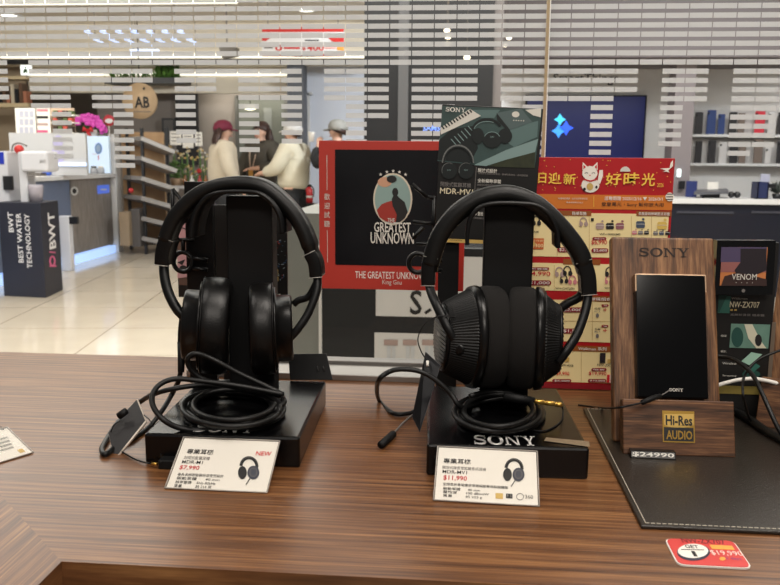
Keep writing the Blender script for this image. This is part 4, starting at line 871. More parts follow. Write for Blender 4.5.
tp2.text(b, 'GET', 685, 545.8, 698, 549, M_ink, .0009, .02); tp2.strip(b, [(681, 550.3), (704, 550.8)], .6, M_ink, .0009); tp2.rect(b, 692.5, 552, 696, 557, M_ink, .0009)
tp2.text(b, 'NW-ZX707', 682, 539.2, 724, 543.6, mat('tag_dark_ink', (120, 24, 30), .5), .0003, .02)
tp2.rect(b, 711, 545.5, 733, 549.5, mat('tag_yellow', (240, 170, 70), .4), .0003); tp2.text(b, '$19,990', 711, 551, 742, 556.2, mat('tag_pale', (250, 216, 206), .5), .0003, .01)
tp2.ell(b, 722.5, 559, 3, 1.8, mat('tag_yellow', (240, 170, 70), .4), .0003); tp2.text(b, '2 days', 726, 557.5, 741, 560.5, mat('tag_violet', (150, 60, 120), .5), .0003, .01)
b.build('print', t, label='white oval and printed price')
# ------------------------------------------------------------------ cables on the right
g = thing('player_cable', 'thin black cable with slim plug draped onto the front ledge of the walnut stand', 'cable', atz(610, 408, TOP))
b = MB(); b.tube(cat_rom([atz(578, 405, TOP + .0014), atz(590, 406.5, TOP + .0014), atz(602, 408, ZM + .0014), at(616, 408, .948), at(632, 405, .945), at(644, 402, .945)], 6), .0012, M_blackm, 6); b.build('cord', g)
b = MB(); b.tube([at(642, 402.5, .948), at(652, 398.5, .955), at(660, 396, .965)], [.0032, .0034, .003], M_blackm, 10); b.build('plug', g)
b = MB(); b.tube(cat_rom([at(660, 396, .965), at(666, 392.5, .972), at(671, 389, .978)], 5), .0007, M_greyink, 6); b.build('lead', g)
g = thing('display_cable', 'thick black cable hanging in an arc before the player sign', 'cable', at(770, 420, 1.0))
b = MB(); b.tube(cat_rom([at(712, 357, 1.09), at(722, 357, 1.08), at(735, 360, 1.06), at(751, 373, 1.03), at(762, 393, 1.0), at(776, 424, .97), at(790, 448, .96)], 7), .0028, M_cable); b.build('cord', g)
g = thing('display_cable', 'thin black cable looping down over the mat at the right edge', 'cable', at(760, 430, 1.0))
b = MB(); b.tube(cat_rom([at(800, 345, 1.05), at(780, 350.5, 1.05), at(759.5, 359, 1.05), at(749, 369, 1.045), at(743, 381, 1.03), at(744, 400, 1.01), atz(751, 421, ZM + .006), atz(765.6, 433, ZM + .003), atz(781, 437, ZM + .003), atz(800, 438, ZM + .003)], 7), .0017, M_cable); b.build('cord', g)
g = thing('display_cable', 'white cable crossing the foot of the player sign', 'cable', at(755, 384, 1.1))
b = MB(); b.tube(cat_rom([at(716, 386, 1.10), at(727, 382.5, 1.10), at(741, 379.5, 1.10), at(757, 379, 1.10), at(780, 384, 1.10), at(800, 390, 1.10)], 6), .0027, M_white); b.build('cord', g)
g = thing('display_cable', 'black sleeve cable lying on the mat behind the front block of the walnut stand', 'cable', atz(760, 424, ZM))
b = MB(); b.tube(cat_rom([atz(728, 410, ZM + .006), atz(738, 413, ZM + .006), atz(749, 419, ZM + .006), atz(765, 430, ZM + .006), atz(790, 444, ZM + .006)], 6), .0055, M_cable); b.build('cord', g)
# ================================================================== the mall beyond the glass
# ------------------------------------------------------------------ left: appliance shop
A, B_, C_ = Vector((-4.264, 7.29, 0)), Vector((-3.824, 7.236, 0)), Vector((-3.892, 7.706, 0)); D_ = A + C_ - B_
zk = at(41, 203, 7.236).z
t = thing('display_plinth', 'dark navy plinth with white and pink lettering standing on the pale tiles', 'plinth', (A + C_) / 2)
nv = mat('navy_plinth', (40, 42, 56), .5, var=(4, (36, 38, 50)))
b = MB(); up = Vector((0, 0, zk)); b.box8([A, B_, C_, D_, A + up, B_ + up, C_ + up, D_ + up], nv); b.build('body', t, .006)
pl = Plane(A, B_ - A, (0, 0, 1)); b = MB(); wl = mat('white_letter', (236, 234, 236), .5)
pl.text(b, 'BWT', 8.5, 212, 13.5, 232, wl, .004, .03, 1); pl.text(b, 'BEST WATER', 17.5, 213, 22.5, 262.5, wl, .004, .02, 1); pl.text(b, 'TECHNOLOGY', 26, 214, 31, 268, wl, .004, .02, 1); b.build('lettering', t, label='white lettering on the front')
pl = Plane(B_, C_ - B_, (0, 0, 1)); b = MB(); pl.text(b, 'BWT', 48.2, 212, 54.8, 249, wl, .004, .05, 1); b.build('side_lettering', t, label='white lettering on the side')
b = MB(); pkl = mat('logo_pink', (226, 104, 150), .5); pl.arc(b, 52, 261, 2.4, 4.6, 1.6, pkl, .004, 0, 360, 18); pl.strip(b, [(49, 266), (56, 266)], 1.5, pkl, .004); pl.strip(b, [(49, 252), (55, 252.5)], 1.3, pkl, .004); b.build('emblem', t, label='pink ring emblem')
Mw = mat('appliance_white', (216, 216, 222), .3); Mgl = mat('jug_smoke', (172, 166, 176), .2)
t = thing('water_dispenser', 'white water dispenser with clear jug standing on the navy plinth', 'water dispenser', at(33, 202, 7.45))
t.location.z = zk; ORG[t.name] = Vector(t.location)
b = MB(); b.fbox(19, 152, 27, 202.3, 7.40, .16, Mw); b.build('column', t, .01)
b = MB(); b.fbox(19, 151, 47, 172, 7.34, .24, Mw); b.build('head', t, .03, 4)
b = MB(); b.lathe([(zk, .055), (zk + .14, .07), (zk + .16, .06), (zk + .16, .0001)], Matrix.Translation((at(36, 195, 7.42).x, 7.42, 0)) @ Matrix.Rotation(rad(-90), 4, 'Y'), Mgl, 20); b.build('jug', t, label='smoky clear jug')
b = MB(); b.fbox(28, 173, 41, 176, 7.36, .1, M_greyink); b.build('spout', t)
b = MB(); pb_ = vplane(7.336); pb_.text(b, 'BWT', 40, 160, 46, 163, M_greyink, .002, .02); b.build('logo_lettering', t)
t = thing('coffee_machine', 'white appliance with blue screen at the left edge of the photo', 'appliance', at(8, 202, 7.5))
b = MB(); b.fbox(-10, 151, 8, 203, 7.5, .25, Mw); b.build('body', t, .015)
b = MB(); b.fbox(-4, 152, 3.5, 164, 7.492, .01, mat('screen_blue', (26, 40, 130), .3, emit=.8)); b.build('screen', t, label='blue lit screen')
b = MB(); b.fbox(3, 176, 12, 190, 7.47, .03, M_dark); b.build('nozzle', t)
t = thing('ball_ornament', 'red ball on a short grey hook above the white dispenser', 'ornament', at(19, 152, 7.6))
b = MB(); b.ball(at(19, 149.5, 7.6), .045, mat('ball_red', (200, 48, 46), .3)); b.build('ball', t); b = MB(); b.tube(cat_rom([at(12, 168, 7.62), at(12, 148, 7.62), at(18, 143, 7.62), at(27, 146, 7.62)], 5), .008, M_greyink); b.build('hook', t)
# oblique counter with cold light strip
Fa, Fb = atz(40, 274, 0), atz(114, 252.5, 0); U_ = (Fb - Fa).normalized(); Fa = Fa - U_ * 2.6; Wb = Vector((-U_.y, U_.x, 0))
zc_ = Vector((0, 0, at(110, 173.5, Fb.y).z))
t = thing('shop_counter', 'pale topped counter with grey wood front and glowing base strip in the appliance shop', 'counter', Fb)
gw = wood('grey_wood', [(120, 112, 106), (140, 132, 126), (156, 148, 142)], (30, 30, 4), .5, .4, (120, 120, 8), (.3, .7))
b = MB(); L_ = (Fb - Fa).length; p0 = Fb - U_ * 1.35
kp = Plane(Fa + Wb * .12, U_, (0, 0, 1))
def Yk(x): return kp.px(x, 170).y
def ob(b, s0, s1, w0, w1, z0, z1, m):
    q = [Fa + U_ * s0 + Wb * w0, Fa + U_ * s1 + Wb * w0, Fa + U_ * s1 + Wb * w1, Fa + U_ * s0 + Wb * w1]
    b.box8([p + Vector((0, 0, z0)) for p in q] + [p + Vector((0, 0, z1)) for p in q], m)
zt_ = zc_.z
ob(b, L_ - 1.25, L_, 0, .6, .12, zt_ - .05, gw); b.build('front_panel', t, label='grey wood front panel')
b = MB(); ob(b, 0, L_ - 1.25, .02, .6, .12, zt_ - .05, mat('blue_grey_panel', (120, 132, 156), .3, var=(2, (100, 112, 140)))); b.build('glass_panel', t, label='bluish panel')
b = MB(); ob(b, 0, L_ + .03, -.06, 1.5, zt_ - .05, zt_, M_wallw); b.build('worktop', t, .004)
b = MB(); ob(b, 0, L_ + .02, -.02, .6, .0, .10, mat('strip_glow', (176, 206, 255), .5, emit=.75)); b.build('light_strip', t, label='glowing cold white base strip')
b = MB(); fp_ = Plane(Fa, U_, (0, 0, 1)); fp_.arc(b, 73.5, 191, 3, 3.6, 1.8, M_wallw, .012); fp_.ell(b, 73.5, 191, 2.2, 2.6, M_ink, .012, 16); fp_.rect(b, 97, 185, 109, 193.5, mat('label_blue', (80, 110, 210), .4, emit=.5), .004); fp_.strip(b, [(100, 189.5), (106, 189.5)], 1.4, M_wallw, .006); b.build('fittings', t, label='round socket and blue label')
t = thing('end_post', 'white upright post closing the right end of the pale topped counter', 'post', Fb)
b = MB(); q = Fb + U_ * .06; ztop = at(111, 134, q.y).z; b.box(q.x - .03, q.x + .06, q.y - .02, q.y + .14, 0, ztop, M_wallw); b.build('post', t, .004)
t = thing('base_appliance', 'small white appliance on the floor before the bluish counter panel', 'appliance', atz(66, 262, 0))
q = atz(66, 271, 0); b = MB(); b.fbox(60, 216, 70, 271, q.y, .1, Mw); b.build('body', t, .012); b = MB(); b.fbox(69, 217, 77, 224, q.y + .01, .05, M_dark); b.build('handle', t)
# things on that counter
Yp = Yk(48)
zk2 = zt_
t = thing('partition', 'white low partition panel standing on the pale topped counter', 'partition', at(48, 175, Yp))
b = MB(); b.fbox(10, 133, 86, 175, Yp, .05, mat('partition_grey', (190, 190, 192), .5)); b.build('panel', t)
b = MB(); b.fbox(50, 162.5, 86, 166, Yp - .02, .02, M_ledb); b.build('light_strip', t, label='glowing strip')
b = MB(); pp_ = vplane(Yp - .003); lv = mat('lavender', (176, 170, 206), .5)
pp_.ell(b, 58, 142, 5, 7, lv, .002, 16); pp_.ell(b, 58, 155, 7, 9, lv, .002, 16); b.build('print', t, label='lavender round prints')
t = thing('poster', 'lit white poster of a standing fan beside the orchid', 'poster', at(98, 165, 9.9))
b = MB(); b.fbox(87, 136, 109, 173, Yk(98), .05, mat('lightbox', (206, 224, 244), .4, emit=.3)); b.build('panel', t)
b = MB(); pq = vplane(Yk(98) - .005); pq.ell(b, 98.5, 148.5, 3.6, 5.6, mat('fan_blue', (96, 134, 190), .4), .003, 18); pq.ell(b, 98.5, 148.5, 2.4, 4, mat('fan_grey', (150, 170, 200), .4), .006, 18); pq.strip(b, [(98.5, 155), (98.5, 160)], .8, M_redink, .004); pq.strip(b, [(92, 154), (97, 154)], .8, M_wallw, .004); b.build('picture', t)
rnd = random.Random(11)
for i, (x0, y0, x1, y1, lab) in enumerate(((15.5, 108, 35.5, 134, 'white leaflet board with grey pictures left of the pink leaflets'), (37, 108, 50, 134, 'cream leaflet board with pink stripes right of the white leaflets'))):
    t = thing('leaflet_board', lab, 'leaflet board', at((x0 + x1) / 2, y1, Yp + .01))
    b = MB(); b.fbox(x0, y0, x1, y1 + .5, Yp + .01, .02, M_paper); b.build('board', t)
    b = MB(); q = vplane(Yp + .008)
    for k in range(9 if i == 0 else 4):
        if i == 0: xx, yy = x0 + 4 + (k % 3) * 5, y0 + 3 + (k // 3) * 8; q.rect(b, xx, yy, xx + 4, yy + 6, mat('leaf_grey', (186, 186, 200), .5), .002)
        else: yy = y0 + 1 + k * 7; q.rect(b, x0, yy, x1 - 2, yy + 2.5, (pmt, M_ink, pkc, mat('leaf_pink', (206, 90, 130), .5))[k], .002)
    b.build('print', t)
t = thing('shelf_unit', 'pale shelf unit of small green and red packets beside the leaflets', 'shelf', at(62, 134, 9.85))
b = MB(); b.fbox(51, 108, 74, 134, Yp + .12, .03, mat('shelf_back', (214, 186, 160), .6)); 
for y in (114.5, 122, 132.5): b.fbox(51, y, 74, y + 1.2, Yp, .15, M_paper)
b.build('frame', t)
pkcol = [mat('packet_green', (86, 104, 60), .5), mat('packet_red', (190, 80, 66), .5), mat('packet_dark', (66, 52, 44), .5)]
for r_, y in enumerate((110.5, 118, 126)):
    for k in range(4):
        b = MB(); b.fbox(53 + k * 5, y, 57 + k * 5, y + (4, 4, 6.5)[r_], Yp + .02, .08, pkcol[(k + r_) % 3])
        tag(b.build('packet'), 'small packet standing in the pale shelf unit beside the leaflets', 'packet', 'packets in the pale shelf unit')
# orchid
Yo = Yk(94) + .25
t = thing('orchid', 'magenta orchid with red bow in a white pot above the lit poster', 'orchid', at(92, 137, Yo))
Mo = mat('orchid_magenta', (206, 48, 170), .5, var=(40, (232, 96, 200))); Mg = mat('leaf_green', (64, 100, 44), .55, var=(30, (40, 72, 30)))
b = MB(); c = at(93, 134, Yo); b.lathe([(-.07, .05), (.05, .075), (.06, .06), (.06, .0001)], Matrix.Translation(c) @ Matrix.Rotation(rad(-90), 4, 'Y'), M_wallw, 18); b.box(c.x - .03, c.x + .03, c.y - .03, c.y + .03, zk2, c.z - .05, M_wallw); b.build('pot', t)
b = MB(); b.tube(cat_rom([at(92, 133, Yo), at(90, 122, Yo), at(84, 118, Yo - .02), at(77, 121, Yo - .02)], 5), .008, Mg); b.tube(cat_rom([at(93, 133, Yo), at(95, 122, Yo), at(99, 122, Yo - .02), at(104, 129, Yo - .02)], 5), .008, Mg); b.build('stem', t)
b = MB()
for x, y in [(78, 121), (81, 119), (85, 118), (89, 117.5), (93, 118.5), (97, 120), (99.5, 123.5), (101, 127), (104, 130), (87, 121), (91, 121.5), (95, 123.5)]:
    c = at(x + rnd.uniform(-.6, .6), y, Yo - .05 + rnd.uniform(-.03, .03))
    for k in range(5):
        a = k * 1.257 + rnd.random(); d2 = Vector((math.cos(a), -.3, math.sin(a))) * .035
        b.ball(c + d2, .03, Mo, 8, (1, .35, 1))
b.build('blossom', t)
b = MB()
for x, y in [(86, 128), (99, 131), (83, 126), (101, 133)]:
    c = at(x, y, Yo); b.tube([at(92, 132, Yo), (at(92, 132, Yo) + c) / 2 + Vector((0, 0, .04)), c], [.01, .03, .005], Mg, 6)
b.build('leaf', t)
b = MB(); c = at(88, 131, Yo - .1)
for s_ in (-1, 1): b.tube([c, c + Vector((s_ * .05, -.01, .03)), c + Vector((s_ * .07, -.01, -.01))], [.012, .035, .01], M_redink, 8); b.tube([c, c + Vector((s_ * .03, 0, -.07))], [.012, .02], M_redink, 6)
b.build('bow', t, label='red ribbon bow')
t = thing('round_sign', 'round red sign with white middle on a thin stick right of the orchid', 'sign', at(109, 150, 10.0))
b = MB(); c = at(109, 120.5, Yo); b.lathe([(-.008, .075), (.008, .075)], Matrix.Translation(c) @ Matrix.Rotation(rad(90), 4, 'Z'), mat('round_red', (196, 66, 76), .5), 24); b.build('disc', t)
b = MB(); pq = vplane(Yo - .015); pq.ell(b, 109, 121, 4, 2.4, M_wallw, .004, 16); b.build('print', t); b = MB(); b.tube([at(109, 126, Yo), Vector((at(109, 126, Yo).x, Yo, zk2))], .008, M_paper); b.build('stick', t)
t = thing('kettle', 'small blue kettle standing beside the white dispenser', 'kettle', Vector((at(51, 172, Yk(51)).x, Yk(51) - .1, zk2)))
b = MB(); c = Vector((at(51, 172, Yk(51)).x, Yk(51) - .1, zk2 + .05)); b.lathe([(-.05, .04), (-.02, .055), (.02, .04), (.035, .01)], Matrix.Translation(c) @ Matrix.Rotation(rad(-90), 4, 'Y'), mat('kettle_blue', (60, 96, 190), .3), 18); b.build('body', t); b = MB(); b.tube(cat_rom([at(49, 163, Yk(51) - .1), at(50, 156, Yk(51) - .1), at(53, 154, Yk(51) - .1), at(53, 160, Yk(51) - .1)], 5), .008, M_greyink, 6); b.build('handle', t)
for k, x in enumerate((80, 94, 101)):
    t = thing('glass_jar', 'clear jar with %s lid on the counter before the lit poster' % ('grey', 'dark', 'pale')[k], 'jar', Vector((at(x, 172, Yk(x) - .12).x, Yk(x) - .12, zk2)))
    c = Vector((at(x, 172, Yk(x) - .12).x, Yk(x) - .12, zk2)); b = MB(); b.lathe([(0, .045), (.07, .045), (.08, .03), (.08, .0001)], Matrix.Translation(c) @ Matrix.Rotation(rad(-90), 4, 'Y'), mat('jar_grey', (176, 178, 184), .2), 16); b.build('body', t)
    b = MB(); b.lathe([(.08, .034), (.1, .034), (.1, .0001)], Matrix.Translation(c) @ Matrix.Rotation(rad(-90), 4, 'Y'), (M_greyink, M_dark, M_paper)[k], 16); b.build('lid', t)
# upper shelf with dark goods at the far left
t = thing('wall_shelf', 'beige wall shelf of dark goods at the upper left corner', 'shelf', at(12, 105, 11.6))
b = MB(); b.fbox(-30, 103, 28, 107, 11.6, .3, mat('shelf_tan', (206, 186, 150), .5)); b.fbox(-30, 76, 26, 79, 11.6, .3, mat('shelf_tan', (206, 186, 150), .5)); b.build('board', t)
for k in range(7):
    b = MB(); x = -2 + k * 4.2; h_ = (11, 17, 8, 19, 14, 20, 12)[k]
    b.fbox(x, 103 - h_, x + 3.4, 103, 11.65, .15, (M_dark, mat('goods_brown', (96, 70, 52), .5), mat('goods_clay', (170, 110, 84), .5), mat('goods_bone', (200, 186, 164), .5))[k % 4]); tag(b.build('goods_box'), 'box of goods on the beige wall shelf at upper left', 'box', 'goods on the beige wall shelf')
t = thing('exit_sign', 'small lit white sign above the beige wall shelf', 'sign', at(25, 70, 11.5))
b = MB(); b.fbox(20.5, 65, 30, 75, 11.5, .06, mat('sign_lit', (240, 244, 240), .5, emit=.9)); b.build('panel', t); b = MB(); pq = vplane(11.495); pq.ell(b, 25.5, 67.5, 1, 1, Mg, .003, 8); pq.poly(b, [(24, 69), (27, 69), (28, 74), (26, 72), (23, 74)], Mg, .003); b.build('pictogram', t)

# ------------------------------------------------------------------ cafe entrance: round sign, planter, rack, produce table
t = thing('round_sign', 'round wooden sign with black letters AB hanging before the concrete wall', 'sign', at(140, 101, 11.5))
c = at(140, 101, 11.5); b = MB(); b.lathe([(-.02, .25), (.02, .25)], Matrix.Translation(c) @ Matrix.Rotation(rad(90), 4, 'Z'), mat('sign_wood', (214, 184, 148), .6, var=(8, (200, 168, 130))), 40); b.build('disc', t)
pq = vplane(11.478); b = MB(); pq.text(b, 'AB', 134.5, 96.5, 149.5, 108, M_ink, .003, .06); pq.strip(b, [(134, 111.5), (151, 111.8)], .7, M_greyink, .003); pq.ell(b, 144, 88.5, 1.2, 1.6, M_ink, .003, 8); b.build('lettering', t)
b = MB(); b.tube([c + Vector((0, 0, .25)), Vector((c.x, c.y, 3.2))], .008, M_dark, 6); b.build('hanger', t)
t = thing('planter', 'dark planter box with bright green plants over the round wooden sign', 'planter', at(142, 84, 12.15))
b = MB(); b.fbox(105, 77.5, 184, 83.5, 12.15, .33, M_dark); b.build('box', t)
Mlg = mat('fern_green', (112, 158, 60), .6, var=(20, (70, 116, 40)))
b = MB()
for k in range(150):
    x = rnd.gauss(166, 6) if k < 95 else rnd.uniform(108, 180); y = 78
    p = at(x, y, 12.2 + rnd.uniform(0, .2)); h_ = rnd.uniform(.08, .2) if k < 95 else rnd.uniform(.04, .08); dx = rnd.uniform(-.09, .09)
    b.tube([p, p + Vector((dx * .5, rnd.uniform(-.05, .02), h_)), p + Vector((dx * 1.3, -.04, h_ * .8))], [.006, .018, .002], Mlg, 4)
b.build('foliage', t)
t = thing('display_rack', 'black metal rack with sloping grey shelves before the cafe', 'rack', at(153, 245, 11.0))
Mrk = mat('rack_black', (40, 40, 44), .5); Msh = mat('rack_shelf', (150, 146, 145), .35)
for x, Yq in ((141, 10.8), (166, 11.3), (126, 11.3)):
    b = MB(); p = at(x, 128, Yq); b.box(p.x - .018, p.x + .018, Yq, Yq + .036, 0, p.z, Mrk); b.build('upright', t)
for k in range(6):
    y = 137 + k * 19
    b = MB(); q = [at(124, y, 11.35), at(166 + k * 2.5, y + 14, 11.35), at(176 + k * 2, y + 13, 10.75), at(142, y - 1 + k, 10.75)]
    n = (q[1] - q[0]).cross(q[3] - q[0]).normalized(); n = n if n.z > 0 else -n
    b.slab([q[0], q[3], q[2], q[1]], n, .06, Msh); b.build('shelf', t, .006)
b = MB()
for k in range(2): p = at(141, 238 + k * 6, 10.8); p2 = at(168, 239 + k * 5, 11.3); b.tube([p, p2], .012, Mrk, 6)
b.build('base_rail', t)
b = MB(); q = at(125, 240, 11.4); b.box(q.x, at(165, 200, 11.4).x, 11.42, 11.46, .1, at(140, 132, 11.4).z, mat('rack_back', (196, 160, 120), .6, var=(9, (172, 134, 96)))); b.build('back_panel', t, label='tan back panel')
b = MB(); rc = mat('apple_red', (190, 40, 44), .3)
for i, (x, y) in enumerate(((131, 190.5), (199, 171))):
    b = MB(); Yb = (10.7, 11.72)[i]; p = at(x, y, Yb); b.ball(p, .035, rc, 12); b.tube([p, Vector((p.x, p.y, p.z + .3 if i == 0 else 3.2))], .003, M_dark, 4); tag(b.build('ball_ornament'), ('red ball ornament hanging low in the black rack', 'red ball ornament hanging over the produce table')[i], 'ornament', 'red ball ornaments')
for k, (x0, y0, x1, y1) in enumerate(((119, 212, 129, 246), (131, 209, 140, 247))):
    b = MB(); b.fbox(x0, y0, x1, y1, 10.6 + k * .1, .25, (mat('bin_tan', (156, 136, 112), .6), mat('bin_grey', (92, 88, 88), .6))[k]); tag(b.build('storage_bin', bevel=.01), ('tan bin standing left of the black rack', 'grey bin standing under the black rack')[k], 'bin')
t = thing('produce_table', 'pale table crowded with goods between the black rack and the shoppers', 'table', at(190, 240, 10.9))
b = MB(); q0, q1 = at(171, 186, 11.5), at(208, 186, 11.5); zt = at(190, 186, 11.5).z; b.box(q0.x, q1.x, 11.5, 12.1, zt - .04, zt, M_wallw); b.build('tabletop', t)
for x in (q0.x + .03, q1.x - .06):
    for y in (11.52, 12.05): b = MB(); b.box(x, x + .035, y, y + .035, 0, zt - .04, M_greyink); b.build('leg', t)
for i, (x0, y0, x1, y1, lb) in enumerate(((170, 131, 181, 145, 'white card board at the left over the produce table'), (182.5, 130, 193, 148, 'white card board at the middle over the produce table'), (195, 132, 202, 146, 'small white card board at the right over the produce table'))):
    t = thing('card_board', lb, 'card', at((x0 + x1) / 2, y1, 12.0)); b = MB(); b.fbox(x0, y0, x1, y1, 12.0, .02, M_paper); b.build('card', t)
    b = MB(); q = vplane(11.998)
    for k in range(3): q.strip(b, [(x0 + 1.5, y0 + 3 + k * 3.4), (x1 - 1.5, y0 + 3 + k * 3.4)], .9, M_greyink, .003)
    b.build('print', t); b = MB(); b.tube([at((x0 + x1) / 2, y1, 12.01), Vector((at((x0 + x1) / 2, y1, 12.01).x, 12.01, zt))], .008, M_greyink, 6); b.build('stick', t)
t = thing('leafy_plant', 'loose green leafy plant on the produce table beside the rack', 'plant', Vector((at(177, 186, 11.7).x, 11.7, zt)))
b = MB(); c = t.location; b.lathe([(0, .07), (.1, .09), (.1, .0001)], Matrix.Translation(c) @ Matrix.Rotation(rad(-90), 4, 'Y'), mat('pot_clay', (176, 146, 116), .6), 18); b.build('pot', t)
Mlf = mat('plant_green', (106, 138, 72), .6, var=(24, (70, 104, 48)))
b = MB()
for k in range(110):
    a, r_ = rnd.uniform(0, 6.28), abs(rnd.gauss(0, .12)); p = c + Vector((math.cos(a) * r_, math.sin(a) * r_ * .6, .1 + rnd.uniform(.0, .22)))
    d2 = Vector((rnd.uniform(-.07, .07), rnd.uniform(-.05, .05), rnd.uniform(-.01, .06))); b.tube([p, p + d2 * .6, p + d2 * 1.2], [.004, .016, .002], Mlf, 4)
b.build('foliage', t)
flc = [mat('flower_cream', (214, 200, 170), .5, var=(60, (226, 200, 140))), mat('flower_yellow', (200, 166, 96), .5), mat('flower_white', (220, 214, 208), .5)]
for i, (x, y) in enumerate(((168, 149), (174, 153), (187, 152), (193, 158), (200, 150), (205, 157), (188, 168), (196, 175), (203, 168), (182, 157))):
    t = thing('flower_bunch', 'small bunch of pale flowers standing on the produce table', 'flowers', Vector((at(x, 186, 11.85).x, 11.85, zt)), 'flower bunches on the produce table')
    c = at(x, y, 11.85); b = MB(); b.tube([c, Vector((c.x, 11.85, zt))], .012, Mlf, 6); b.build('stem', t)
    b = MB()
    for k in range(8): b.ball(c + Vector((rnd.gauss(0, .03), rnd.gauss(0, .025), rnd.gauss(0, .025))), .017, flc[(i + k // 4) % 3], 8)
    b.build('blossom', t)
for i, (x, m) in enumerate(((185, 0), (192, 1), (200, 2), (206, 0))):
    b = MB(); q = at(x, 186, 11.6); b.lathe([(0, .03), (.09, .03), (.11, .012), (.15, .012), (.15, .0001)], Matrix.Translation((q.x, 11.6, zt)) @ Matrix.Rotation(rad(-90), 4, 'Y'), (mat('bottle_amber', (150, 100, 60), .2), mat('bottle_white', (230, 226, 220), .3), mat('bottle_red', (176, 60, 56), .3))[m], 14); tag(b.build('bottle'), ('amber bottle at the left front of the produce table', 'white bottle at the front of the produce table', 'red bottle at the front of the produce table', 'amber bottle at the right front of the produce table')[i], 'bottle', 'bottles on the produce table')
b = MB(); b.fbox(176, 92, 198, 165, 12.9, .06, mat('black_board', (30, 28, 30), .5)); tag(b.build('black_board'), 'tall black board on the wall behind the produce table', 'board')
t = thing('wall_frame', 'dark framed panel leaning on the concrete wall below the planter', 'frame', at(168, 136, 12.9)); b = MB(); b.fbox(162, 118, 175, 142, 12.85, .05, M_dark); b.build('frame', t); b = MB(); b.fbox(164, 120, 173, 140, 12.845, .01, mat('panel_grey', (90, 86, 84), .5)); b.build('panel', t)
# cafe door and lamp
t = thing('service_door', 'grey green door in the taupe wall behind the shoppers', 'door', at(262, 230, 13.1)); b = MB(); b.fbox(238, 98, 286, 234, 13.15, .05, mat('door_green', (104, 106, 96), .6)); b.build('leaf', t)
b = MB(); b.fbox(236, 96, 239, 234, 13.12, .08, mat('door_frame', (86, 84, 78), .6)); b.fbox(285, 96, 288, 234, 13.12, .08, mat('door_frame', (86, 84, 78), .6)); b.fbox(236, 95, 288, 98, 13.12, .08, mat('door_frame', (86, 84, 78), .6)); b.build('door_frame', t); b = MB(); b.fbox(264, 108, 272, 160, 13.14, .02, mat('door_window', (132, 134, 128), .2)); b.build('window', t)
t = thing('wall_lamp', 'small glowing white lamp above the shopper in the olive coat', 'lamp', at(250, 107, 12.8)); b = MB(); b.ball(at(250, 107.5, 12.8), .06, mat('lamp_glow', (255, 244, 214), .5, emit=2.5), 14, (1.7, .8, .7)); b.build('shade', t); b = MB(); b.tube([at(250, 104, 12.8), Vector((at(250, 104, 12.8).x, 12.8, 3.2))], .006, M_dark, 6); b.build('cord', t)
b = MB(); b.fbox(304, 93, 310, 245, 12.55, .05, M_wallw); b.fbox(304, 92, 312, 95, 12.55, .05, M_wallw); tag(b.build('door_frame'), 'white door frame at the left edge of the bright corridor', 'door frame')
# fire extinguisher
q = atz(307, 246, 0); Ye = 11.0; q = Vector((at(309, 190, Ye).x, Ye, 0))
t = thing('fire_extinguisher', 'red fire extinguisher with black valve beside the cream jacket shopper', 'fire extinguisher', Vector((q.x, Ye, .66)))
z0, z1 = at(307, 203, Ye).z, at(307, 187, Ye).z
b = MB(); b.lathe([(z0, .045), (z0 + .01, .052), (z1 - .03, .052), (z1, .02), (z1, .0001)], Matrix.Translation((q.x, Ye, 0)) @ Matrix.Rotation(rad(-90), 4, 'Y'), mat('ext_red', (196, 34, 36), .35), 20); b.build('cylinder', t)
b = MB(); b.lathe([(z0 + .07, .0525), (z0 + .10, .0525)], Matrix.Translation((q.x, Ye, 0)) @ Matrix.Rotation(rad(-90), 4, 'Y'), M_paper, 20); b.build('label_band', t, label='white label band')
b = MB(); b.box(q.x - .02, q.x + .03, Ye - .015, Ye + .015, z1, z1 + .035, M_dark); b.tube(cat_rom([Vector((q.x + .03, Ye, z1 + .02)), Vector((q.x + .07, Ye - .02, z1 - .04)), Vector((q.x + .06, Ye - .03, z0 + .08))], 5), .008, M_dark, 6); b.build('valve', t)
b = MB(); b.box(q.x - .1, q.x + .1, Ye - .1, Ye + .1, 0, z0, M_dark); tag(b.build('extinguisher_stand', bevel=.01), 'dark block stand under the red fire extinguisher', 'stand')
# banner, downlights, tubes imitating LED reflections
t = thing('sale_banner', 'red and white sale banner hanging from the mall ceiling', 'banner', at(303, 56, 9.4)); q = vplane(9.4)
b = MB(); q.rect(b, 262, 27, 344, 56.5, M_wallw, .0, .015); b.build('panel', t)
b = MB(); Mb = mat('banner_red', (196, 44, 40), .5); q.rect(b, 262, 27, 344, 32, Mb, .002); q.poly(b, [(262, 37), (272, 37), (266, 41), (262, 41)], Mb, .002); q.poly(b, [(327, 37), (344, 37), (344, 43), (333, 42)], Mb, .002); q.poly(b, [(262, 54), (280, 54.5), (296, 57), (312, 54.5), (344, 53), (344, 56.5), (262, 56.5)], Mb, .002)
q.text(b, '0', 275, 44.5, 282.5, 51, Mb, .004, .04); q.text(b, '400', 307, 44.5, 324, 51, Mb, .004, .04); q.text(b, '$', 302, 46, 306, 50.5, Mb, .004, .03); q.strip(b, [(284, 48), (300, 48)], 2, Mb, .004); q.strip(b, [(305, 40.4), (319, 40.4)], 1.2, M_ink, .004); q.strip(b, [(325, 48), (336, 48)], 1.4, mat('banner_pink', (226, 150, 140), .5), .004); q.strip(b, [(264, 47), (273, 47)], 3, M_greyink, .004); q.poly(b, [(337, 46), (344, 45), (344, 51), (337, 50)], mat('banner_gold', (214, 150, 70), .5), .004)
b.build('print', t, label='red bands and figures')
for x in (268, 338): b = MB(); p = at(x, 27, 9.4); b.tube([p, Vector((p.x, p.y, 3.2))], .004, M_greyink, 5); b.build('hanger', t)
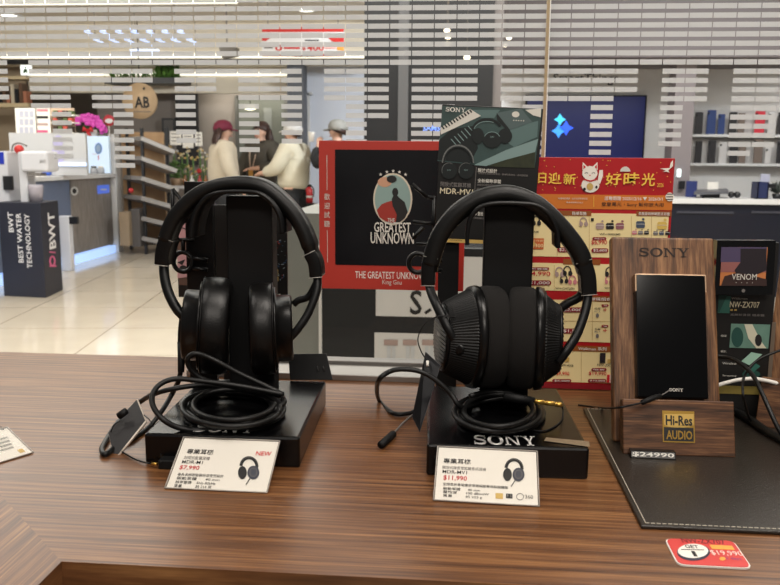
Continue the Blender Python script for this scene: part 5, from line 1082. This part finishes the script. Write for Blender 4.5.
for i, (x, y, lb) in enumerate(((306, 10, 'round ceiling downlight above the sale banner'), (25, 33, 'round ceiling downlight above the beige wall shelf'), (9, 15.5, 'round ceiling downlight at the upper left corner'), (78, 49, 'round ceiling downlight nearest the header left of the reflection grid'), (102, 96, 'round downlight glowing above the orchid'))):
    if i == 4:
        b = MB(); p = at(105.5, 97, 12.2); b.ball(p, .03, M_led, 10); b.tube([p, Vector((p.x, p.y, 3.2))], .004, M_dark, 5); tag(b.build('lamp_or_reflection'), 'small round spot lamp glowing above the orchid', 'lamp'); continue
    p = atz(x, y, 3.19); t = thing('ceiling_downlight', lb, 'ceiling light', p, 'round ceiling downlights')
    b = MB(); Mx = Matrix.Translation(p) @ Matrix.Rotation(rad(90), 4, 'Y'); b.lathe([(-.01, .17), (.0, .17), (.004, .13)], Mx, M_wallw, 24); b.build('rim', t); b = MB(); b.lathe([(.003, .13), (.008, .0001)], Mx, mat('downlight_glow', (255, 250, 238), .5, emit=3), 24); b.build('diffuser', t)
t = thing('reflection_grid', 'grid of slanted cold white tubes added for LED reflections below the mall ceiling', 'ceiling light', at(135, 38, 10.0))
Mgt = mat('reflection_glow', (196, 214, 255), .5, emit=1.0)  # glowing tubes and hangers made up to imitate LED reflections
for r_ in range(5):
    for k in range(7):
        x, y = 80 + k * 15.5 + r_ * 4.5, 27.5 + r_ * 3.9; b = MB(); b.tube([at(x, y, 10.0 + r_ * .2), at(x + 10, y + 3.6, 10.0 + r_ * .2)], .011, Mgt, 6); b.build('reflection_tube', t)
b = MB()
for k in range(3): p = at(95 + k * 40, 36, 10.3); b.tube([p, Vector((p.x, p.y, 3.2))], .004, M_greyink, 5)
b.build('hanger', t)
t = thing('sign_reflection', 'small cold white glow panel added for a sign reflection under the reflection grid', 'sign', at(144, 55, 11.7)); b = MB(); b.fbox(130, 49, 158, 56, 11.6, .06, mat('sign_reflection_glow', (214, 224, 250), .5, emit=.9)); b.build('panel', t)  # glowing panel added in place of a lit sign's reflection
for x in (133, 155): b = MB(); p = at(x, 49.5, 11.63); b.tube([p, Vector((p.x, p.y, 3.2))], .005, M_greyink, 5); b.build('hanger', t)
t = thing('hanging_speaker', 'grey tilted box hanging under the mall ceiling left of the banner', 'speaker', at(227, 50, 9.6)); b = MB(); q = [at(218, 45, 9.6), at(236, 47, 9.7), at(237, 55, 9.7), at(222, 58, 9.6)]; b.slab([q[3], q[2], q[1], q[0]], (0, -1, 0), .14, mat('box_grey', (132, 128, 124), .5)); b.build('case', t); b = MB(); p = at(227, 48, 9.7); b.tube([p, Vector((p.x, p.y, 3.2))], .008, M_greyink, 6); b.build('hanger', t)

# ------------------------------------------------------------------ dark kiosk just outside the glass
t = thing('display_plinth', 'dark glossy kiosk with white picture panels just outside the glass', 'kiosk', Vector((at(380, 300, 3.2).x, 3.4, 0)))
xk0, xk1 = at(320.5, 320, 3.2).x, at(485, 320, 3.2).x; zt = at(350, 246, 3.2).z
b = MB(); b.box(xk0, xk1, 3.2, 3.9, 0, zt, mat('kiosk_dark', (52, 53, 55), .18, coat=.3)); b.build('body', t, .004)
b = MB(); b.box(at(286, 300, 3.2).x, xk0 - .006, 3.22, 3.9, 0, at(303, 213, 3.22).z, mat('kiosk_grey', (134, 136, 132), .45, var=(3, (126, 128, 124)))); b.build('side_cabinet', t, .003, label='grey side cabinet')
b = MB(); b.box(xk0 - .006, xk0 + .006, 3.19, 3.25, 0, zt, M_wallw); b.build('corner_trim', t, label='bright corner trim')
q = vplane(3.2); b = MB(); q.rect(b, 376, 256, 482, 317, M_wallw, .003); q.rect(b, 374.5, 333.5, 470, 361.5, M_wallw, .003); 
b.build('picture_panel', t, label='white picture panels')
b = MB(); q.text(b, 'S', 410, 290, 422, 314.5, M_ink, .006, .03); q.strip(b, [(425, 313), (431, 309)], 3, M_ink, .006)
for k in range(4):
    x = 384 + k * 19; q.rect(b, x, 339.5, x + 14, 345, pkc, .006); q.rect(b, x + 3, 346, x + 6.5, 361, mat('device_pale', (206, 208, 212), .4), .006); q.rect(b, x + 8, 346, x + 11.5, 361, mat('device_pale', (206, 208, 212), .4), .006)
b.build('print', t, label='black letter and pale devices')

# ------------------------------------------------------------------ right: phone store
q = vplane(6.484); b = MB(); q.text(b, 'SAMSUNG', 423, 125, 456, 131, mat('letter_blue_glow', (120, 150, 235), .5, emit=.9), .004, .02); tag(b.build('wall_lettering'), 'glowing blue lettering on the dark pillar behind the photo sign', 'lettering')
t = thing('wall_screen', 'large dark blue wall screen with bright four-pointed sparks right of the glass joint', 'screen', at(585, 158, 9.5))
b = MB(); b.fbox(524, 95, 644.5, 187, 9.52, .06, M_blackg); b.build('frame', t)
b = MB(); b.fbox(526, 96.5, 643, 186, 9.51, .02, mat('screen_navy', (10, 18, 74), .3, emit=.35)); s_ = b.build('display', t, label='glowing navy display')
q = vplane(9.508); b = MB()
def spark(cx, cy, r, m):
    P = []
    for k in range(4):
        a = k * math.pi / 2
        P.append((cx + r * math.sin(a), cy - r * math.cos(a))); a += math.pi / 4; P.append((cx + r * .52 * math.sin(a), cy - r * .52 * math.cos(a)))
    q.poly(b, P, m, .004)
spark(560, 119.5, 6, mat('spark_cyan', (70, 200, 240), .4, emit=.9)); spark(558.5, 131, 7, mat('spark_azure', (60, 150, 250), .4, emit=.9)); spark(566, 128, 7.5, mat('spark_blue', (40, 90, 240), .4, emit=.9)); b.build('icon', s_, label='cyan and blue spark icon')
q = vplane(9.598); b = MB(); q.text(b, 'SmartThings', 553, 73.5, 618, 85.5, mat('sign_graphite', (60, 58, 60), .5), .006, .02); tag(b.build('wall_lettering'), 'graphite lettering SmartThings on the white wall over the blue screen', 'lettering')
for r_, (y0, y1) in enumerate(((110, 136), (139, 165))):
    t = thing('wall_rack', ('upper', 'lower')[r_] + ' white display rail of phones on the right store wall', 'rail', at(735, y1, 9.5)); b = MB(); b.fbox(690, y1 - 1.5, 800, y1 + 1, 9.42, .18, M_wallw); b.build('ledge', t); b = MB(); b.fbox(692, y0, 800, y1, 9.56, .04, mat('rail_grey', (196, 192, 190), .5)); b.build('backing', t)
cols = [mat('phone_dark', (52, 50, 52), .3), mat('phone_blue', (52, 70, 120), .3), mat('phone_red', (206, 58, 72), .3), mat('phone_brown', (120, 106, 98), .3), mat('phone_pale', (200, 196, 194), .4)]
ph = [(695, 112, 8, 20, 0), (707, 110, 9, 20, 1), (718, 114, 7, 18, 1), (729, 112, 8, 21, 0), (738, 113, 7, 19, 3), (755, 111, 10, 20, 2), (768, 112, 8, 20, 4), (778, 112, 8, 20, 0), (695, 141, 7, 20, 0), (708, 140, 8, 19, 0), (719, 142, 8, 18, 4), (730, 141, 8, 19, 0), (739, 142, 7, 18, 3), (754, 139, 9, 21, 3), (765, 147, 6, 13, 4), (777, 141, 8, 19, 0)]
for i, (x, y, w_, h_, c) in enumerate(ph):
    t = thing('phone', '%s phone on the %s display rail of the right store wall' % (('dark', 'blue', 'red', 'brown', 'pale')[c], 'upper' if i < 8 else 'lower'), 'phone', at(x + w_ / 2, y + h_, 9.46), 'phones on the store wall rails')
    yb = 134.5 if i < 8 else 163.5
    b = MB(); b.fbox(x, y, x + w_, yb, 9.45, .02, cols[c]); b.build('body', t, .006)
    b = MB(); b.ball(at(x + 2, y + 3, 9.447), .012, M_ink, 8); b.build('camera_lens', t)
t = thing('store_counter', 'white topped counter with midnight blue front along the right store wall', 'counter', Vector((at(730, 205, 8.2).x, 8.4, 0)))
zt = at(725, 199, 8.2).z; b = MB(); b.box(at(655, 200, 8.2).x, 4.5, 8.2, 8.75, zt - .05, zt, M_wallw); b.build('worktop', t, .004)
b = MB(); b.box(at(655, 200, 8.2).x, 4.5, 8.24, 8.75, 0, zt - .05, mat('midnight_panel', (26, 28, 42), .35, var=(2, (22, 24, 36)))); b.build('front_panel', t)
for x0, x1 in ((677, 734), (752, 800)): b = MB(); b.fbox(x0, 211.5, x1, 213.5, 8.225, .02, mat('handle_dark', (66, 66, 76), .4)); b.build('handle', t)
def onc(x): return Vector((at(x, 199, 8.4).x, 8.4, zt))
t = thing('tablet_stand', 'long grey sloping display stand on the midnight blue counter', 'stand', onc(711)); b = MB(); q = [at(694, 192, 8.3), at(729, 191, 8.3), at(727, 188.5, 8.6), at(697, 189.5, 8.6)]; b.slab([q[3], q[0], q[1], q[2]][::1], (0, -.3, 1), .03, mat('slope_grey', (98, 98, 104), .4)); b.build('slope', t); b = MB(); b.fbox(703, 192, 720, 198, 8.4, .1, M_dark); b.build('foot', t)
for i, (x0, y0, x1, m, lb) in enumerate(((686, 181, 697, mat('panel_navy', (46, 56, 110), .4), 'navy upright card on the counter beside the mauve pillar'), (707, 182, 718, M_paper, 'pale upright card behind the grey sloping stand'), (760, 174, 769, mat('panel_lilac', (186, 186, 206), .4), 'lilac tilted card above the dark blue box'))):
    b = MB(); b.fbox(x0, y0, x1, 199, 8.55 + i * .02, .015, m); tag(b.build('card_stand', bevel=.002), lb, 'card')
t = thing('gift_box', 'dark blue open box on the counter near the right edge', 'box', onc(762)); b = MB(); c0, c1, y0, y1, zb2 = at(757, 199, 8.3).x, at(768, 199, 8.3).x, 8.3, 8.48, at(762, 182, 8.3).z
b.box(c0, c1, y0, y1, zt, zt + .01, cols[1]); b.box(c0, c1, y0, y0 + .01, zt, zb2, mat('box_blue', (38, 46, 84), .4)); b.box(c0, c1, y1 - .01, y1, zt, zb2, mat('box_blue', (38, 46, 84), .4)); b.box(c0, c0 + .01, y0, y1, zt, zb2, mat('box_blue', (38, 46, 84), .4)); b.box(c1 - .01, c1, y0, y1, zt, zb2, mat('box_blue', (38, 46, 84), .4)); b.build('shell', t); b = MB(); b.fbox(765, 184, 776, 188, 8.32, .08, M_dark); b.build('flap', t)
for i, x in enumerate((731, 737)):
    t = thing('speaker_orb', ('left', 'right')[i] + ' one of two small dark round speakers on the white topped counter', 'speaker', onc(x)); b = MB(); b.ball(Vector((onc(x).x, 8.4, zt + .035)), .032, M_dark, 12); b.build('body', t); b = MB(); b.ball(Vector((onc(x).x, 8.4, zt + .062)), .02, M_greyink, 10, (1, 1, .4)); b.build('cap', t)
b = MB(); b.fbox(679, 181, 685, 189, 8.7, .03, M_dark); tag(b.build('wall_switch'), 'small dark box on the mauve pillar above the counter', 'box')
b = MB(); b.fbox(677.5, 169, 681, 177, 8.72, .03, mat('lit_white', (236, 248, 248), .5, emit=1)); tag(b.build('lit_panel'), 'tiny glowing white panel on the edge of the mauve pillar', 'light')
t = thing('small_tree', 'tiny dark ornament plant at the right end of the white counter', 'plant', onc(777)); b = MB(); c = onc(777); b.lathe([(0, .04), (.05, .05), (.05, .0001)], Matrix.Translation(c) @ Matrix.Rotation(rad(-90), 4, 'Y'), M_dark, 14); b.build('pot', t)
b = MB()
for k in range(30): d2 = Vector((rnd.uniform(-.09, .07), rnd.uniform(-.04, .04), rnd.uniform(.03, .15))); b.tube([c + Vector((0, 0, .05)), c + Vector((0, 0, .05)) + d2 * .6, c + Vector((0, 0, .05)) + d2], [.003, .01, .002], mat('leaf_dark', (60, 66, 60), .6), 4)
b.build('foliage', t)
for i, (x, y) in enumerate(((447, 30.5), (448, 37), (448, 44), (467, 57.5), (509, 38), (505, 45), (496, 14))):  # glowing dots imitate shop ceiling lamps mirrored in the glass; cords are added
    b = MB(); b.ball(at(x, y, (6.0 if i < 4 else 7.5) - .13 * i), .022, mat('lamp_reflection_glow', (255, 240, 214), .5, emit=2.2), 10, (1, 1, .7)); o_ = b.build('lamp_or_reflection')
    tag(o_, 'tiny glowing dot added for a shop lamp reflection before the dark pillar' if i < 4 else 'tiny glowing dot added for a shop lamp reflection before the store bulkhead', 'lamp', 'reflection dots before the pillar' if i < 4 else 'reflection dots before the bulkhead')
    p = at(x, y, (6.0 if i < 4 else 7.5) - .13 * i); b = MB(); ORG[o_.name] = Vector((0, 0, 0)); b.tube([p, Vector((p.x, p.y, 3.2))], .002, M_greyink, 4); b.build('cord', o_)

# ------------------------------------------------------------------ people
def skin(V, E, R, m, root=0):
    me = bpy.data.meshes.new('skin'); me.from_pydata(V, E, []); o = bpy.data.objects.new('skin', me); COL.objects.link(o)
    md = o.modifiers.new('s', 'SKIN'); md.use_smooth_shade = True
    if not me.skin_vertices: o.modifiers.clear(); bpy.context.view_layer.objects.active = o; bpy.ops.object.modifier_add(type='SKIN')
    sv = me.skin_vertices[0].data
    for i, r in enumerate(R): sv[i].radius = (r, r) if not isinstance(r, tuple) else r
    sv[root].use_root = True
    o.modifiers.new('u', 'SUBSURF').levels = 1; o.modifiers['u'].render_levels = 1
    dg = bpy.context.evaluated_depsgraph_get(); dg.update()
    m2 = bpy.data.meshes.new_from_object(o.evaluated_get(dg)); bpy.data.objects.remove(o); bpy.data.meshes.remove(me)
    return [v.co.copy() for v in m2.vertices], [tuple(p.vertices) for p in m2.polygons]
def person(label, px, py, Y, face, top, bottom, arms, hairf=None, cap=None, H=1.62, shoe=(230, 228, 224)):
    hp = at(px, py, Y); s = H / 1.62; loc = Vector((hp.x, Y, 0)); t = thing('person', label, 'person', loc)
    Rm = Matrix.Rotation(rad(face), 3, 'Z'); T = lambda p: loc + Rm @ (Vector(p) * s)
    def put(name, parts, parent, lab=None):
        b = MB()
        for (vs, fs), m in parts: b.add([T(v) for v in vs], fs, m, True)
        return b.build(name, parent, label=lab)
    V = [(0, 0, .90), (0, 0, 1.05), (0, -.01, 1.2), (0, -.01, 1.33), (0, .0, 1.41), (0, .015, 1.47), (0, .02, 1.53), (0, .01, 1.585)]; R = [.12, .115, .125, .10, .05, .062, .082, .06]
    E = [(i, i + 1) for i in range(7)]
    V.append((0, .115, 1.505)); R.append(.012); E.append((6, 8))     # nose
    for x in (-.085, .085): V.append((x, .01, 1.51)); R.append(.016); E.append((6, len(V) - 1))
    for sd, (el, wr) in zip((-1, 1), arms):
        i = len(V); V += [(sd * .16, -.01, 1.335), el, wr]; R += [.055, .042, .028]; E += [(3, i), (i, i + 1), (i + 1, i + 2)]
        d = (Vector(wr) - Vector(el)).normalized(); pa = Vector(wr) + d * .06; V.append(tuple(pa)); R.append(.03); E.append((i + 2, i + 3))
        sidev = d.cross(Vector((0, 0, 1))); sidev = sidev.normalized() if sidev.length > .1 else Vector((1, 0, 0))
        for k, (off, ln) in enumerate(((-.027, .06), (-.009, .072), (.009, .068), (.027, .055), (.045, .03))):
            j = len(V); a = pa + sidev * off + d * (.02 if k < 4 else -.02); e2 = a + d * ln * .6 + Vector((0, 0, -.008)); e3 = e2 + d * ln * .4 + Vector((0, 0, -.018))
            V += [tuple(a), tuple(e2), tuple(e3)]; R += [.010, .009, .007]; E += [(i + 3, j), (j, j + 1), (j + 1, j + 2)]
    for sd in (-1, 1):
        i = len(V); V += [(sd * .085, 0, .86), (sd * .095, .02, .48), (sd * .10, -.01, .09), (sd * .11, .12, .035)]; R += [.085, .06, .042, .035]; E += [(0, i), (i, i + 1), (i + 1, i + 2), (i + 2, i + 3)]
    body = put('body', [(skin(V, E, R, M_skin), M_skin)], t)
    # top garment
    gv = [(0, 0, .84), (0, 0, 1.02), (0, -.01, 1.2), (0, -.01, 1.335), (0, 0, 1.385)]; gr = [.215, .205, .20, .15, .08]; ge = [(i, i + 1) for i in range(4)]
    for sd, (el, wr) in zip((-1, 1), arms):
        i = len(gv); w2 = Vector(el) * .08 + Vector(wr) * .92; gv += [(sd * .165, -.01, 1.335), el, tuple(w2)]; gr += [.105, .092, .06]; ge += [(3, i), (i, i + 1), (i + 1, i + 2)]
    put('jacket', [(skin(gv, ge, gr, top), top)], t)
    bv = [(0, 0, .98), (0, 0, .90)]; brd = [.15, .165]; be = [(0, 1)]
    for sd in (-1, 1):
        i = len(bv); bv += [(sd * .085, 0, .86), (sd * .09, .005, .72), (sd * .10, .02, .48), (sd * .105, -.005, .10)]; brd += [.135, .125, .095, .08]; be += [(1, i), (i, i + 1), (i + 1, i + 2), (i + 2, i + 3)]
    put('trousers', [(skin(bv, be, brd, bottom), bottom)], t)
    for sd in (-1, 1):
        put('shoe', [(skin([(sd * .105, -.05, .05), (sd * .11, .06, .045), (sd * .115, .17, .035)], [(0, 1), (1, 2)], [.05, .05, .038], None), mat('shoe_%d' % shoe[0], shoe, .5))], t)
    # face
    for sd in (-1, 1):
        b = MB(); b.ball(T((sd * .032, .092, 1.535)), .011 * s, M_ink, 8); b.build('eye', t)
    b = MB(); b.ball(T((0, .094, 1.468)), .018 * s, mat('lips', (186, 110, 102), .5), 8, (1, .5, .35)); b.build('mouth', t)
    if hairf:
        b = MB(); Rl = Rm.to_4x4()
        pr = [(math.cos(math.pi * i / 12) * .112, math.sin(math.pi * i / 12) * .104) for i in range(5 if cap else 0, 8)]
        Mx = Matrix.Translation(T((0, -.014, 1.545))) @ Rl @ Matrix.Rotation(rad(24), 4, 'X') @ Matrix.Rotation(rad(-90), 4, 'Y')
        b.lathe([(a * s, r * s + .0001) for a, r in pr], Mx, M_hair, 20)
        if hairf == 'long':
            for k in range(9):
                x = -.085 + k * .021; b.tube([T((x, -.05, 1.55)), T((x * 1.1, -.085, 1.42)), T((x * 1.15, -.09 + .02 * math.cos(k), 1.28)), T((x, -.10, 1.20))], [.03 * s, .034 * s, .03 * s, .008 * s], M_hair, 8)
        b.build('hair', t)
    if cap:
        Mc = cap; Rl = Rm.to_4x4(); b = MB(); Mx = Matrix.Translation(T((0, .0, 1.545))) @ Rl @ Matrix.Rotation(rad(6), 4, 'X') @ Matrix.Rotation(rad(-90), 4, 'Y')
        b.lathe([(-.012 * s, .112 * s), (.03 * s, .114 * s), (.075 * s, .095 * s), (.105 * s, .05 * s), (.112 * s, .0001)], Mx, Mc, 24); c_ = b.build('cap', t)
        b = MB(); q = [T((.085 * math.cos(a), .06 + .12 * math.sin(a), 1.55 - .014 * math.sin(a))) for a in [math.pi * i / 12 for i in range(13)]]; n0 = len(q)
        b.add(q + [p - Vector((0, 0, .012)) for p in q], [tuple(range(n0)), tuple(range(2 * n0 - 1, n0 - 1, -1))] + [(i, i + n0, (i + 1) % n0 + n0, (i + 1) % n0) for i in range(n0)], Mc); b.build('visor', c_)
    return t, T, s
Mcr = mat('cloth_cream', (206, 194, 174), .9, bump=(120, .3), var=(14, (194, 180, 158))); Mcj = mat('cloth_ivory', (216, 208, 186), .85, bump=(60, .2)); Mol = mat('cloth_olive', (70, 64, 54), .8, bump=(80, .2)); Mbk = mat('cloth_black', (30, 30, 32), .8); Mjn = mat('cloth_denim', (56, 64, 84), .8)
cA = mat('cap_maroon', (112, 26, 52), .7); cC = mat('cap_white', (206, 202, 198), .7); cD = mat('cap_grey', (150, 148, 142), .7)
person('person in a maroon cap and cream jumper with long brown hair seen from behind', 223, 130, 10.3, -62, Mcr, Mbk, [((-.31, .0, 1.10), (-.25, .16, .97)), ((.31, -.02, 1.10), (.29, .1, .92))], 'long', cA, 1.74)
t, T, s = person('person in an olive coat with a lanyard facing the cream clad shoppers', 261, 131, 11.0, 150, Mol, Mbk, [((-.31, .02, 1.10), (-.14, .25, 1.08)), ((.31, .0, 1.10), (.27, .12, .92))], 'long', None, 1.76)
b = MB(); b.tube(cat_rom([T((-.07, .02, 1.40)), T((-.06, .14, 1.28)), T((0, .18, 1.06)), T((.06, .14, 1.28)), T((.07, .02, 1.40))], 5), .009, mat('lanyard_pale', (206, 180, 160), .6), 6); b.build('lanyard', t)
b = MB(); p = T((0, .19, 1.02)); b.box(p.x - .03, p.x + .03, p.y - .006, p.y + .006, p.z - .045, p.z + .045, mat('badge_amber', (214, 160, 80), .5)); b.build('badge', t)
b = MB()
for sd in (-1, 1): b.tube([T((sd * .034 + .027 * math.cos(a), .105, 1.535 + .022 * math.sin(a))) for a in [2 * math.pi * i / 12 for i in range(13)]], .004, M_ink, 5, False)
b.tube([T((-.008, .108, 1.537)), T((.008, .108, 1.537))], .004, M_ink, 5); b.build('glasses', t)
person('person in an ivory jacket and white cap with both hands held forward', 293, 129, 10.2, 72, Mcj, Mbk, [((-.24, .10, 1.10), (-.14, .33, 1.06)), ((.25, .08, 1.10), (.14, .32, 1.08))], 'short', cC, 1.72)
t, T, s = person('person in a grey cap and black top lifting a cup beside the red framed sign', 338, 131, 10.0, 70, Mbk, Mjn, [((-.25, .16, 1.14), (-.09, .20, 1.36)), ((.26, .10, 1.10), (.14, .28, 1.18))], 'short', cD, 1.74)
c = T((-.075, .30, 1.46)); b = MB(); b.lathe([(-.06, .03), (.05, .04), (.055, .042), (.055, .0001)], Matrix.Translation(c) @ Matrix.Rotation(rad(-90), 4, 'Y'), M_paper, 18); tg = b.build('paper_cup'); tag(tg, 'pale paper cup held by the person in the grey cap', 'cup')
